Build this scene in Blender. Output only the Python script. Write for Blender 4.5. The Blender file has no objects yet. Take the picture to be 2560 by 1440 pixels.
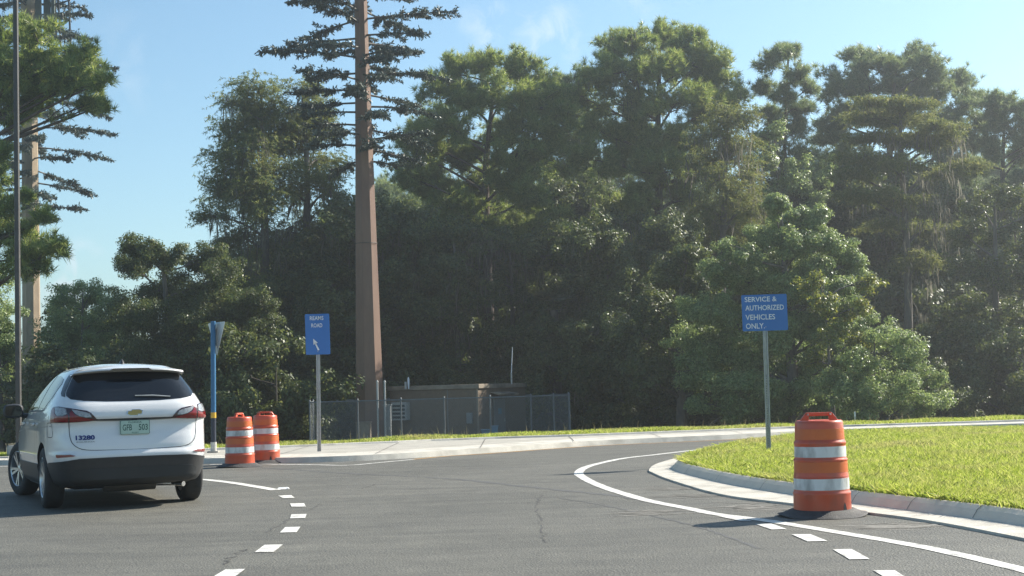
import bpy, bmesh, math, random
import numpy as np
from mathutils import Vector, Matrix

R = math.radians
S = bpy.context.scene
COL = S.collection

# ------------------------------------------------------------------ camera
FPX, HZ, ROLL, CAMH = 3600.0, 970.0, R(1.6), 1.25       # focal length in photo px, horizon row, roll, eye height
PITCH = math.atan2(HZ - 720.0, FPX)
cam_d = bpy.data.cameras.new('camera')
cam_d.sensor_width = 36.0
cam_d.lens = 36.0 * FPX / 2560.0
cam_d.clip_end = 3000.0
cam_d.clip_start = 0.1
cam = bpy.data.objects.new('camera', cam_d)
COL.objects.link(cam)
CM = Matrix.Rotation(R(90) + PITCH, 4, 'X') @ Matrix.Rotation(-ROLL, 4, 'Z')
CM.translation = Vector((0, 0, CAMH))
cam.matrix_world = CM
S.camera = cam
CR = np.array(CM.to_3x3())

# ------------------------------------------------------------------ light
SUN_EL, SUN_AZ = R(35), math.atan2(0.86, 0.51)           # azimuth clockwise from +Y
world = bpy.data.worlds.new('World')
S.world = world
world.use_nodes = True
wn, wl = world.node_tree.nodes, world.node_tree.links
wn.clear()
w_out = wn.new('ShaderNodeOutputWorld')
w_bg = wn.new('ShaderNodeBackground')
w_sky = wn.new('ShaderNodeTexSky')
w_sky.sky_type = 'NISHITA'
w_sky.sun_disc = False
w_sky.sun_elevation = SUN_EL
w_sky.sun_rotation = SUN_AZ
w_sky.altitude = 0
w_sky.air_density = 1.0
w_sky.dust_density = 0.35
w_sky.ozone_density = 1.0
w_bg.inputs['Strength'].default_value = 0.076
# two thin wisps of cloud high in the middle and a low one on the left, each round its own direction
w_tc = wn.new('ShaderNodeTexCoord')
w_no = wn.new('ShaderNodeTexNoise')
w_no.inputs['Scale'].default_value = 38.0
w_no.inputs['Detail'].default_value = 8.0
w_no.inputs['Roughness'].default_value = 0.6
w_no.inputs['Distortion'].default_value = 0.6
wl.new(w_tc.outputs['Generated'], w_no.inputs['Vector'])
w_cr = wn.new('ShaderNodeValToRGB')
w_cr.color_ramp.elements[0].position = 0.47
w_cr.color_ramp.elements[1].position = 0.80
wl.new(w_no.outputs['Fac'], w_cr.inputs['Fac'])
w_sum = None
for (ax_, ay_, rad_, amt_) in ((-0.0139, 0.2575, 1.2, 0.75), (0.0306, 0.2464, 1.7, 0.75), (-0.3083, 0.084, 1.8, 1.5), (0.10, 0.275, 1.6, 0.25), (-0.27, 0.235, 2.2, 0.22)):
    d_ = Vector((ax_, 1.0, ay_)).normalized()
    dp = wn.new('ShaderNodeVectorMath'); dp.operation = 'DOT_PRODUCT'; dp.inputs[1].default_value = d_
    wl.new(w_tc.outputs['Generated'], dp.inputs[0])
    mr = wn.new('ShaderNodeMapRange')
    mr.inputs['From Min'].default_value = math.cos(R(rad_)); mr.inputs['From Max'].default_value = 1.0
    mr.inputs['To Max'].default_value = amt_
    wl.new(dp.outputs['Value'], mr.inputs['Value'])
    if w_sum is None:
        w_sum = mr.outputs['Result']
    else:
        ad = wn.new('ShaderNodeMath'); ad.operation = 'ADD'
        wl.new(w_sum, ad.inputs[0]); wl.new(mr.outputs['Result'], ad.inputs[1]); w_sum = ad.outputs['Value']
w_ml = wn.new('ShaderNodeMath'); w_ml.operation = 'MULTIPLY'
wl.new(w_sum, w_ml.inputs[0]); wl.new(w_cr.outputs['Color'], w_ml.inputs[1])
w_mx = wn.new('ShaderNodeMixRGB')
w_mx.inputs['Color2'].default_value = (6.5, 7.0, 7.4, 1)
wl.new(w_ml.outputs['Value'], w_mx.inputs['Fac'])
w_hs = wn.new('ShaderNodeMixRGB')
w_hs.blend_type = 'MULTIPLY'; w_hs.inputs['Fac'].default_value = 1.0
w_hs.inputs['Color2'].default_value = (0.87, 1.05, 1.06, 1)     # clear, slightly cyan air
wl.new(w_sky.outputs['Color'], w_hs.inputs['Color1'])
wl.new(w_hs.outputs['Color'], w_mx.inputs['Color1'])
wl.new(w_mx.outputs['Color'], w_bg.inputs['Color'])
wl.new(w_bg.outputs['Background'], w_out.inputs['Surface'])

sun_d = bpy.data.lights.new('sun', 'SUN')
sun_d.energy = 5.0
sun_d.angle = R(0.55)
sun_d.color = (1.0, 0.93, 0.82)
sun = bpy.data.objects.new('sun', sun_d)
COL.objects.link(sun)
sdir = Vector((math.sin(SUN_AZ) * math.cos(SUN_EL), math.cos(SUN_AZ) * math.cos(SUN_EL), math.sin(SUN_EL)))
sun.rotation_euler = sdir.to_track_quat('Z', 'Y').to_euler()
sun.location = sdir * 60

S.view_settings.view_transform = 'Standard'
S.view_settings.look = 'None'
S.view_settings.gamma = 1.0
S.view_settings.use_curve_mapping = False
S.view_settings.exposure = 1.1
S.render.engine = 'CYCLES'
cy = S.cycles
cy.use_denoising = True
cy.denoising_prefilter = 'NONE'
cy.max_bounces = 8
cy.transparent_max_bounces = 8
cy.volume_bounces = 0
cy.caustics_reflective = False
cy.caustics_refractive = False
cy.sample_clamp_indirect = 6.0

# ------------------------------------------------------------------ helpers: photo pixels to places
def ray(px, py):
    d = CR @ np.array([(px - 1280.0) / FPX, -(py - 720.0) / FPX, -1.0])
    return d
def at(px, py, Y):
    d = ray(px, py)
    return np.array([0, 0, CAMH]) + d * (Y / d[1])
def gr(px, py, h=0.0):
    d = ray(px, py)
    return np.array([0, 0, CAMH]) + d * ((h - CAMH) / d[2])
def ppm(Y):
    return FPX / Y

rng = np.random.default_rng(7)

# ------------------------------------------------------------------ materials
def new_mat(name):
    m = bpy.data.materials.new(name)
    m.use_nodes = True
    nt = m.node_tree
    nt.nodes.clear()
    out = nt.nodes.new('ShaderNodeOutputMaterial')
    return m, nt, out
def setin(node, key, val):
    if key in node.inputs:
        node.inputs[key].default_value = val
def c4(c):
    return (c[0], c[1], c[2], 1.0)

def surf(name, c1, c2=None, rough=0.6, scale=8.0, detail=5.0, bump=0.0, bscale=60.0, metal=0.0, spec=0.5, coat=0.0,
         stretch=(1, 1, 1), c3=None, dirt_scale=1.5, dirt=0.0, rvar=0.0):
    """Principled surface whose colour wanders between c1 and c2 with noise, with larger patches of c3."""
    m, nt, out = new_mat(name)
    N, L = nt.nodes, nt.links
    b = N.new('ShaderNodeBsdfPrincipled')
    L.new(b.outputs['BSDF'], out.inputs['Surface'])
    setin(b, 'Roughness', rough); setin(b, 'Metallic', metal); setin(b, 'Specular IOR Level', spec)
    setin(b, 'Coat Weight', coat); setin(b, 'Coat Roughness', 0.05)
    if c2 is None:
        c2 = tuple(x * 0.88 for x in c1)
    tc = N.new('ShaderNodeTexCoord')
    mp = N.new('ShaderNodeMapping')
    mp.inputs['Scale'].default_value = stretch
    L.new(tc.outputs['Object'], mp.inputs['Vector'])
    n1 = N.new('ShaderNodeTexNoise')
    n1.inputs['Scale'].default_value = scale; n1.inputs['Detail'].default_value = detail
    n1.inputs['Roughness'].default_value = 0.65
    L.new(mp.outputs['Vector'], n1.inputs['Vector'])
    r1 = N.new('ShaderNodeValToRGB')
    r1.color_ramp.elements[0].position = 0.32; r1.color_ramp.elements[0].color = c4(c2)
    r1.color_ramp.elements[1].position = 0.68; r1.color_ramp.elements[1].color = c4(c1)
    L.new(n1.outputs['Fac'], r1.inputs['Fac'])
    col = r1.outputs['Color']
    if c3 is not None:
        n2 = N.new('ShaderNodeTexNoise')
        n2.inputs['Scale'].default_value = dirt_scale; n2.inputs['Detail'].default_value = 6.0
        L.new(mp.outputs['Vector'], n2.inputs['Vector'])
        r2 = N.new('ShaderNodeValToRGB')
        r2.color_ramp.elements[0].position = 0.48; r2.color_ramp.elements[0].color = (0, 0, 0, 1)
        r2.color_ramp.elements[1].position = 0.70; r2.color_ramp.elements[1].color = (dirt, dirt, dirt, 1)
        L.new(n2.outputs['Fac'], r2.inputs['Fac'])
        mx = N.new('ShaderNodeMixRGB')
        mx.inputs['Color2'].default_value = c4(c3)
        L.new(r2.outputs['Color'], mx.inputs['Fac']); L.new(col, mx.inputs['Color1'])
        col = mx.outputs['Color']
    L.new(col, b.inputs['Base Color'])
    if rvar > 0:
        mr = N.new('ShaderNodeMapRange')
        mr.inputs['To Min'].default_value = rough - rvar; mr.inputs['To Max'].default_value = rough + rvar
        L.new(n1.outputs['Fac'], mr.inputs['Value']); L.new(mr.outputs['Result'], b.inputs['Roughness'])
    if bump > 0:
        nb = N.new('ShaderNodeTexNoise')
        nb.inputs['Scale'].default_value = bscale; nb.inputs['Detail'].default_value = 4.0
        L.new(mp.outputs['Vector'], nb.inputs['Vector'])
        bp = N.new('ShaderNodeBump')
        bp.inputs['Strength'].default_value = bump; bp.inputs['Distance'].default_value = 0.02
        L.new(nb.outputs['Fac'], bp.inputs['Height']); L.new(bp.outputs['Normal'], b.inputs['Normal'])
    return m

def leaf_mat(name, c1, c2, c3, transl=0.35, rough=0.5, spec=0.35, tcol=None):
    """Foliage: every leaf its own shade between three colours, partly letting the sun through."""
    m, nt, out = new_mat(name)
    N, L = nt.nodes, nt.links
    g = N.new('ShaderNodeNewGeometry')
    r = N.new('ShaderNodeValToRGB')
    r.color_ramp.elements[0].position = 0.0; r.color_ramp.elements[0].color = c4(c1)
    r.color_ramp.elements[1].position = 1.0; r.color_ramp.elements[1].color = c4(c3)
    e = r.color_ramp.elements.new(0.55); e.color = c4(c2)
    L.new(g.outputs['Random Per Island'], r.inputs['Fac'])
    b = N.new('ShaderNodeBsdfPrincipled')
    setin(b, 'Roughness', rough); setin(b, 'Specular IOR Level', spec)
    L.new(r.outputs['Color'], b.inputs['Base Color'])
    t = N.new('ShaderNodeBsdfTranslucent')
    hs = N.new('ShaderNodeHueSaturation')
    hs.inputs['Hue'].default_value = 0.485; hs.inputs['Saturation'].default_value = 1.1; hs.inputs['Value'].default_value = 1.5
    L.new(r.outputs['Color'], hs.inputs['Color']); L.new(hs.outputs['Color'], t.inputs['Color'])
    mx = N.new('ShaderNodeMixShader')
    mx.inputs['Fac'].default_value = transl
    L.new(b.outputs['BSDF'], mx.inputs[1]); L.new(t.outputs['BSDF'], mx.inputs[2])
    L.new(mx.outputs['Shader'], out.inputs['Surface'])
    return m

def dry_patches(m, scale, lo, hi, dry):
    """mix a dry straw colour into a leaf material where a broad noise is high."""
    nt = m.node_tree; N, L = nt.nodes, nt.links
    r = [n for n in N if n.type == 'VALTORGB'][0]
    tc = N.new('ShaderNodeTexCoord'); no = N.new('ShaderNodeTexNoise')
    no.inputs['Scale'].default_value = scale; no.inputs['Detail'].default_value = 5.0
    L.new(tc.outputs['Object'], no.inputs['Vector'])
    mr = N.new('ShaderNodeMapRange'); mr.inputs['From Min'].default_value = lo; mr.inputs['From Max'].default_value = hi
    mr.inputs['To Max'].default_value = 0.6
    L.new(no.outputs['Fac'], mr.inputs['Value'])
    mx = N.new('ShaderNodeMixRGB'); mx.inputs['Color2'].default_value = c4(dry)
    L.new(mr.outputs['Result'], mx.inputs['Fac'])
    outs = [l.to_socket for l in r.outputs['Color'].links]
    for so in outs:
        for l in list(so.links): L.remove(l)
        L.new(mx.outputs['Color'], so)
    L.new(r.outputs['Color'], mx.inputs['Color1'])
    return m
def asphalt_mat():
    m, nt, out = new_mat('asphalt')
    N, L = nt.nodes, nt.links
    b = N.new('ShaderNodeBsdfPrincipled')
    L.new(b.outputs['BSDF'], out.inputs['Surface'])
    setin(b, 'Specular IOR Level', 0.35)
    tc = N.new('ShaderNodeTexCoord')
    def noise(scale, detail=4, rough=0.6, stretch=None, dist=0.0):
        n = N.new('ShaderNodeTexNoise')
        n.inputs['Scale'].default_value = scale; n.inputs['Detail'].default_value = detail
        n.inputs['Roughness'].default_value = rough; n.inputs['Distortion'].default_value = dist
        if stretch:
            mp = N.new('ShaderNodeMapping'); mp.inputs['Scale'].default_value = stretch
            L.new(tc.outputs['Object'], mp.inputs['Vector']); L.new(mp.outputs['Vector'], n.inputs['Vector'])
        else:
            L.new(tc.outputs['Object'], n.inputs['Vector'])
        return n
    def ramp(src, p0, c0, p1, c1):
        r = N.new('ShaderNodeValToRGB')
        r.color_ramp.elements[0].position = p0; r.color_ramp.elements[0].color = c4(c0)
        r.color_ramp.elements[1].position = p1; r.color_ramp.elements[1].color = c4(c1)
        L.new(src, r.inputs['Fac']); return r.outputs['Color']
    def mul(a, bb, f=1.0):
        x = N.new('ShaderNodeMixRGB'); x.blend_type = 'MULTIPLY'; x.inputs['Fac'].default_value = f
        L.new(a, x.inputs['Color1']); L.new(bb, x.inputs['Color2']); return x.outputs['Color']
    base = ramp(noise(0.35, 5, 0.6, None, 0.4).outputs['Fac'], 0.3, (0.107, 0.105, 0.090), 0.7, (0.138, 0.135, 0.116))
    mid = ramp(noise(3.0, 6, 0.7).outputs['Fac'], 0.3, (0.84, 0.84, 0.85), 0.7, (1.1, 1.1, 1.1))
    streak = ramp(noise(1.2, 5, 0.65, (0.35, 2.2, 1)).outputs['Fac'], 0.35, (0.83, 0.83, 0.84), 0.65, (1.10, 1.10, 1.09))
    vo = N.new('ShaderNodeTexVoronoi'); vo.inputs['Scale'].default_value = 60.0
    L.new(tc.outputs['Object'], vo.inputs['Vector'])
    ag = ramp(vo.outputs['Color'], 0.0, (0.85, 0.85, 0.86), 1.0, (1.18, 1.17, 1.15))
    fine = ramp(noise(110, 3, 0.8).outputs['Fac'], 0.25, (0.80, 0.80, 0.80), 0.75, (1.2, 1.2, 1.19))
    stain = ramp(noise(0.9, 7, 0.7, None, 0.8).outputs['Fac'], 0.60, (1.0, 1.0, 1.0), 0.78, (0.70, 0.70, 0.71))
    col = mul(mul(mul(mul(mul(base, stain), mid), streak), ag), fine)
    L.new(col, b.inputs['Base Color'])
    mr = N.new('ShaderNodeMapRange'); mr.inputs['To Min'].default_value = 0.62; mr.inputs['To Max'].default_value = 0.65
    L.new(noise(1.0, 4).outputs['Fac'], mr.inputs['Value']); L.new(mr.outputs['Result'], b.inputs['Roughness'])
    bp = N.new('ShaderNodeBump'); bp.inputs['Strength'].default_value = 0.5; bp.inputs['Distance'].default_value = 0.012
    L.new(vo.outputs['Distance'], bp.inputs['Height']); L.new(bp.outputs['Normal'], b.inputs['Normal'])
    return m

M = {}
M['asphalt'] = asphalt_mat()
M['road_paint'] = surf('road_paint', (0.72, 0.71, 0.66), (0.58, 0.57, 0.53), 0.6, 14, 8, 0.3, 90, c3=(0.27, 0.26, 0.24), dirt_scale=9, dirt=0.8)
M['yellow_paint'] = surf('yellow_paint', (0.62, 0.33, 0.06), (0.5, 0.27, 0.07), 0.6, 14, 8, c3=(0.25, 0.2, 0.14), dirt_scale=5, dirt=0.5)
M['seam'] = surf('seam', (0.075, 0.075, 0.072), (0.095, 0.095, 0.09), 0.7, 25, 6)
M['crack'] = surf('crack', (0.062, 0.062, 0.06), (0.09, 0.09, 0.085), 0.9, 25, 6)
M['dust'] = surf('dust', (0.21, 0.20, 0.175), (0.15, 0.145, 0.13), 0.9, 20, 6)
M['kerb'] = surf('kerb', (0.56, 0.53, 0.46), (0.46, 0.44, 0.385), 0.8, 5, 7, 0.35, 70, c3=(0.27, 0.25, 0.21), dirt_scale=2.4, dirt=0.6)
M['kerb_pale'] = surf('kerb_pale', (0.66, 0.60, 0.50), (0.58, 0.53, 0.44), 0.8, 5, 7, 0.25, 70, c3=(0.42, 0.39, 0.34), dirt_scale=3.0, dirt=0.35)
M['kerb_worn'] = surf('kerb_worn', (0.40, 0.38, 0.34), (0.31, 0.30, 0.27), 0.8, 6, 7, 0.35, 70, c3=(0.17, 0.16, 0.14), dirt_scale=2.0, dirt=0.6)
M['sidewalk'] = surf('sidewalk', (0.40, 0.38, 0.33), (0.33, 0.315, 0.275), 0.85, 3, 7, 0.3, 60, c3=(0.24, 0.22, 0.18), dirt_scale=1.1, dirt=0.5)
M['joint'] = surf('joint', (0.10, 0.095, 0.085), None, 0.9)
M['soil'] = surf('soil', (0.075, 0.068, 0.04), (0.045, 0.05, 0.022), 0.95, 2.2, 8, 0.5, 20, c3=(0.10, 0.085, 0.055), dirt_scale=0.7, dirt=0.7)
M['turf'] = surf('turf', (0.07, 0.085, 0.022), (0.045, 0.06, 0.016), 0.95, 3, 8, 0.6, 30, c3=(0.12, 0.10, 0.05), dirt_scale=0.9, dirt=0.6)
M['grass'] = leaf_mat('grass', (0.17, 0.25, 0.045), (0.29, 0.36, 0.08), (0.43, 0.44, 0.18), 0.5, 0.5, 0.25)
dry_patches(M['grass'], 0.55, 0.5, 0.72, (0.36, 0.31, 0.17))
M['seed_stalk'] = leaf_mat('seed_stalk', (0.20, 0.19, 0.10), (0.27, 0.25, 0.14), (0.33, 0.30, 0.19), 0.35, 0.7, 0.1)
M['bark'] = surf('bark', (0.115, 0.085, 0.065), (0.06, 0.045, 0.037), 0.95, 9, 8, 0.9, 18, stretch=(1, 1, 0.25), c3=(0.17, 0.14, 0.115), dirt_scale=2, dirt=0.6)
M['grey_bark'] = surf('grey_bark', (0.15, 0.135, 0.115), (0.08, 0.07, 0.06), 0.95, 9, 8, 0.8, 18, stretch=(1, 1, 0.3), c3=(0.21, 0.19, 0.165), dirt_scale=2, dirt=0.6)
M['pine'] = leaf_mat('pine_needles', (0.110, 0.171, 0.049), (0.200, 0.268, 0.075), (0.349, 0.384, 0.139), 0.45, 0.42, 0.5)
M['pine_blue'] = leaf_mat('pine_needles_blue', (0.090, 0.142, 0.062), (0.163, 0.218, 0.095), (0.288, 0.330, 0.157), 0.44, 0.42, 0.5)
M['cypress'] = leaf_mat('cypress_leaves', (0.092, 0.126, 0.039), (0.159, 0.190, 0.059), (0.242, 0.246, 0.093), 0.42, 0.6, 0.25)
M['cypress_dark'] = leaf_mat('cypress_leaves_dark', (0.089, 0.132, 0.048), (0.153, 0.192, 0.068), (0.254, 0.252, 0.097), 0.42, 0.6, 0.25)
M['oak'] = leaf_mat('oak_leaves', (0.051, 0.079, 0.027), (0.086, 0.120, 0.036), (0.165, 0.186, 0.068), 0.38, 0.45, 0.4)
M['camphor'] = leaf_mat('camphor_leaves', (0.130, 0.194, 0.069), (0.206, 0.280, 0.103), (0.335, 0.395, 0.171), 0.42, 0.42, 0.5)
M['vine'] = leaf_mat('vine_leaves', (0.10, 0.145, 0.03), (0.17, 0.20, 0.04), (0.26, 0.26, 0.075), 0.42, 0.45, 0.4)
M['moss'] = leaf_mat('moss', (0.11, 0.11, 0.085), (0.165, 0.16, 0.125), (0.23, 0.22, 0.17), 0.35, 0.9, 0.05)
M['palm'] = leaf_mat('palm_fronds', (0.045, 0.062, 0.024), (0.075, 0.088, 0.036), (0.15, 0.125, 0.07), 0.25, 0.5, 0.3)
M['fake_leaf'] = leaf_mat('fake_leaf', (0.042, 0.062, 0.046), (0.075, 0.10, 0.076), (0.125, 0.15, 0.118), 0.10, 0.5, 0.4)
M['tower'] = surf('tower_paint', (0.245, 0.150, 0.104), (0.198, 0.120, 0.083), 0.75, 4, 6, 0.15, 30, stretch=(1, 1, 0.3), c3=(0.16, 0.085, 0.065), dirt_scale=1.2, dirt=0.6)
M['tower_tan'] = surf('tower_paint_tan', (0.42, 0.325, 0.215), (0.34, 0.26, 0.17), 0.75, 4, 6, 0.15, 30, stretch=(1, 1, 0.3), c3=(0.17, 0.12, 0.09), dirt_scale=1.2, dirt=0.6)
M['tower_rod'] = surf('tower_rod', (0.10, 0.09, 0.075), None, 0.7)
M['dark_steel'] = surf('dark_steel', (0.055, 0.05, 0.047), (0.075, 0.07, 0.063), 0.5, 6, 5, metal=0.0)
M['galv'] = surf('galvanised', (0.50, 0.51, 0.50), (0.40, 0.41, 0.40), 0.45, 12, 6, 0.1, 50, metal=0.35)
M['fence_grey'] = surf('fence_grey', (0.20, 0.215, 0.22), (0.15, 0.165, 0.17), 0.6, 12, 5, metal=0.2)
M['blue_sign'] = surf('blue_sign', (0.035, 0.17, 0.50), (0.03, 0.155, 0.46), 0.42, 2.5, 4, c3=(0.06, 0.20, 0.50), dirt_scale=3, dirt=0.4)
M['white_letter'] = surf('white_letter', (0.82, 0.84, 0.86), None, 0.5)
M['alu'] = surf('sign_back', (0.62, 0.64, 0.65), (0.52, 0.54, 0.55), 0.4, 5, 5, metal=0.5)
M['blue_post'] = surf('blue_post', (0.028, 0.145, 0.30), (0.024, 0.12, 0.25), 0.45, 4, 5, stretch=(1, 1, 0.3))
M['navy_post'] = surf('navy_post', (0.02, 0.028, 0.05), None, 0.5)
M['yellow_band'] = surf('yellow_band', (0.70, 0.40, 0.03), None, 0.5)
M['white_worn'] = surf('white_worn', (0.62, 0.60, 0.55), (0.45, 0.43, 0.39), 0.6, 20, 6, c3=(0.2, 0.19, 0.17), dirt_scale=8, dirt=0.7)
M['orange'] = surf('orange_plastic', (0.60, 0.085, 0.028), (0.52, 0.075, 0.027), 0.36, 3, 6, 0.08, 25, c3=(0.34, 0.10, 0.06), dirt_scale=5.5, dirt=0.75, stretch=(1, 1, 0.6), coat=0.15)
M['orange_sheet'] = surf('orange_sheeting', (0.62, 0.135, 0.022), (0.55, 0.11, 0.02), 0.4, 8, 6, c3=(0.40, 0.10, 0.04), dirt_scale=4, dirt=0.5)
M['white_sheet'] = surf('white_sheeting', (0.70, 0.71, 0.70), (0.60, 0.61, 0.60), 0.4, 8, 6, c3=(0.27, 0.27, 0.26), dirt_scale=9, dirt=0.8, stretch=(1, 1, 0.5))
M['rubber'] = surf('rubber', (0.035, 0.035, 0.036), (0.055, 0.055, 0.055), 0.75, 14, 6, 0.4, 80, c3=(0.11, 0.105, 0.095), dirt_scale=5, dirt=0.5)
M['shelter_wall'] = surf('shelter_wall', (0.20, 0.15, 0.105), (0.16, 0.12, 0.085), 0.9, 6, 7, 0.5, 40, c3=(0.16, 0.125, 0.09), dirt_scale=1.2, dirt=0.6)
M['shelter_roof'] = surf('shelter_roof', (0.32, 0.27, 0.20), (0.23, 0.19, 0.145), 0.9, 6, 7, 0.3, 40, c3=(0.07, 0.06, 0.055), dirt_scale=0.8, dirt=0.9)
M['grey_cab'] = surf('grey_cabinet', (0.27, 0.29, 0.29), (0.22, 0.235, 0.235), 0.55, 5, 5)
M['pale_grey'] = surf('pale_grey', (0.46, 0.46, 0.44), (0.38, 0.38, 0.36), 0.6, 6, 5)
M['door_grey'] = surf('door_grey', (0.24, 0.235, 0.225), None, 0.6)
M['louvre_dark'] = surf('louvre_dark', (0.03, 0.033, 0.035), None, 0.7)
M['sticker'] = surf('sticker', (0.16, 0.30, 0.42), None, 0.5)
M['car_paint'] = surf('car_paint', (0.70, 0.705, 0.71), (0.68, 0.685, 0.69), 0.28, 2, 3, coat=1.0)
M['black_plastic'] = surf('black_plastic', (0.026, 0.027, 0.029), (0.034, 0.035, 0.037), 0.5, 20, 5, 0.05, 200)
M['car_glass'] = surf('car_glass', (0.008, 0.010, 0.013), None, 0.04, spec=0.6)
M['red_lens'] = surf('red_lens', (0.22, 0.004, 0.007), (0.15, 0.003, 0.005), 0.2, 30, 3, coat=0.5)
M['dark_lens'] = surf('dark_lens', (0.035, 0.006, 0.008), None, 0.12, coat=1.0)
M['clear_lens'] = surf('clear_lens', (0.40, 0.41, 0.42), (0.20, 0.21, 0.22), 0.15, 34, 3, coat=0.7)
M['gold'] = surf('gold_badge', (0.40, 0.29, 0.10), None, 0.35, metal=0.7)
M['chrome'] = surf('chrome', (0.6, 0.6, 0.6), None, 0.15, metal=1.0)
M['plate'] = surf('plate', (0.44, 0.58, 0.50), (0.40, 0.54, 0.46), 0.45, 10, 4)
M['plate_ink'] = surf('plate_ink', (0.03, 0.10, 0.08), None, 0.5)
M['decal_blue'] = surf('decal_blue', (0.012, 0.025, 0.16), None, 0.4)
M['badge_and_shade_grey'] = surf('badge_and_shade_grey', (0.22, 0.22, 0.21), None, 0.4)
M['panel_gap'] = surf('panel_gap', (0.02, 0.02, 0.022), None, 0.7)
M['tyre'] = surf('tyre', (0.022, 0.022, 0.023), (0.032, 0.032, 0.032), 0.8, 20, 5, 0.2, 90)
M['alloy'] = surf('alloy', (0.62, 0.63, 0.64), None, 0.28, metal=0.85)

# ------------------------------------------------------------------ mesh helpers
def tag(o, label=None, cat=None, group=None, kind=None):
    if label: o['label'] = label
    if cat: o['category'] = cat
    if group: o['group'] = group
    if kind: o['kind'] = kind
    return o
def empty(name, loc, rz=0.0):
    o = bpy.data.objects.new(name, None)
    o.empty_display_size = 0.3
    COL.objects.link(o)
    o.location = Vector([float(x) for x in loc]); o.rotation_euler = (0, 0, rz)
    return o
def link(name, me, parent=None, mat=None, smooth=False):
    o = bpy.data.objects.new(name, me)
    COL.objects.link(o)
    if mat is not None:
        me.materials.append(mat)
    if parent is not None:
        o.parent = parent
    if smooth:
        me.shade_smooth()
    return o

class MB:
    """Collects geometry (any polygons) and links it as one object."""
    def __init__(self):
        self.v = []; self.f = []
    def add(self, verts, faces):
        b = len(self.v)
        self.v.extend([tuple(float(c) for c in p) for p in verts])
        self.f.extend([tuple(b + i for i in f) for f in faces])
        return self
    def box(self, c, s, rot=None):
        x, y, z = s[0] / 2, s[1] / 2, s[2] / 2
        vs = [Vector(p) for p in ((-x, -y, -z), (x, -y, -z), (x, y, -z), (-x, y, -z), (-x, -y, z), (x, -y, z), (x, y, z), (-x, y, z))]
        if rot is not None:
            vs = [rot @ p for p in vs]
        vs = [p + Vector(c) for p in vs]
        return self.add(vs, [(0, 3, 2, 1), (4, 5, 6, 7), (0, 1, 5, 4), (1, 2, 6, 5), (2, 3, 7, 6), (3, 0, 4, 7)])
    def tube(self, pts, rads, n=8, cap=True):
        V, F = tube_np(pts, rads, n)
        fs = [tuple(f) for f in F]
        if cap:
            m = len(pts)
            fs.append(tuple(range(n))[::-1]); fs.append(tuple((m - 1) * n + i for i in range(n)))
        return self.add(V, fs)
    def lathe(self, prof, n=40, close=False):
        """prof: list of (r,z)."""
        vs, fs = [], []
        for r, z in prof:
            for k in range(n):
                a = 2 * math.pi * k / n
                vs.append((r * math.cos(a), r * math.sin(a), z))
        for i in range(len(prof) - 1):
            for k in range(n):
                k2 = (k + 1) % n
                fs.append((i * n + k, i * n + k2, (i + 1) * n + k2, (i + 1) * n + k))
        if close:
            fs.append(tuple(range(n))[::-1]); fs.append(tuple((len(prof) - 1) * n + k for k in range(n)))
        return self.add(vs, fs)
    def prism(self, poly, axis_u, axis_v, o, d):
        """flat polygon poly in (u,v) at o, extruded by vector d."""
        o, U, Vv, d = Vector(o), Vector(axis_u), Vector(axis_v), Vector(d)
        a = [o + U * p[0] + Vv * p[1] for p in poly]
        b = [p + d for p in a]
        n = len(poly)
        fs = [tuple(range(n))[::-1], tuple(range(n, 2 * n))]
        for i in range(n):
            j = (i + 1) % n
            fs.append((i, j, n + j, n + i))
        return self.add(a + b, fs)
    def build(self, name, mat, parent=None, smooth=False, bevel=0.0, fix=True, angle=40):
        me = bpy.data.meshes.new(name)
        me.from_pydata(self.v, [], self.f)
        if fix:
            bm = bmesh.new(); bm.from_mesh(me)
            bmesh.ops.recalc_face_normals(bm, faces=bm.faces)
            bm.to_mesh(me); bm.free()
        me.update()
        o = link(name, me, parent, mat)
        if smooth:
            me.shade_smooth()
            try:
                me.set_sharp_from_angle(angle=R(angle))
            except Exception:
                pass
        if bevel > 0:
            md = o.modifiers.new('bevel', 'BEVEL'); md.width = bevel; md.segments = 2; md.limit_method = 'ANGLE'
        return o

def tube_np(pts, rads, n=7):
    P = np.asarray(pts, float); m = len(P)
    T = np.gradient(P, axis=0)
    T /= np.linalg.norm(T, axis=1)[:, None] + 1e-9
    ref = np.array([1.0, 0, 0]) if abs(T[0][2]) > 0.8 else np.array([0, 0, 1.0])
    U = np.cross(T, ref); U /= np.linalg.norm(U, axis=1)[:, None] + 1e-9
    W = np.cross(T, U)
    a = np.linspace(0, 2 * np.pi, n, endpoint=False)
    r = np.asarray(rads, float)[:, None, None]
    V = P[:, None, :] + r * (np.cos(a)[None, :, None] * U[:, None, :] + np.sin(a)[None, :, None] * W[:, None, :])
    i = np.arange(m - 1)[:, None] * n; k = np.arange(n)[None, :]; k2 = (k + 1) % n
    F = np.stack([i + k, i + k2, i + n + k2, i + n + k], axis=-1).reshape(-1, 4)
    return V.reshape(-1, 3), F

def np_mesh(name, V, F):
    me = bpy.data.meshes.new(name)
    V = np.ascontiguousarray(V, np.float32); F = np.ascontiguousarray(F, np.int32)
    k = F.shape[1]
    me.vertices.add(len(V)); me.vertices.foreach_set('co', V.ravel())
    me.loops.add(F.size); me.loops.foreach_set('vertex_index', F.ravel())
    me.polygons.add(len(F)); me.polygons.foreach_set('loop_start', np.arange(0, F.size, k, dtype=np.int32))
    me.update(calc_edges=True)
    return me
def tri_soup(name, V, parent, mat, k=3):
    me = np_mesh(name, V, np.arange(len(V)).reshape(-1, k))
    return link(name, me, parent, mat)

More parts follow.
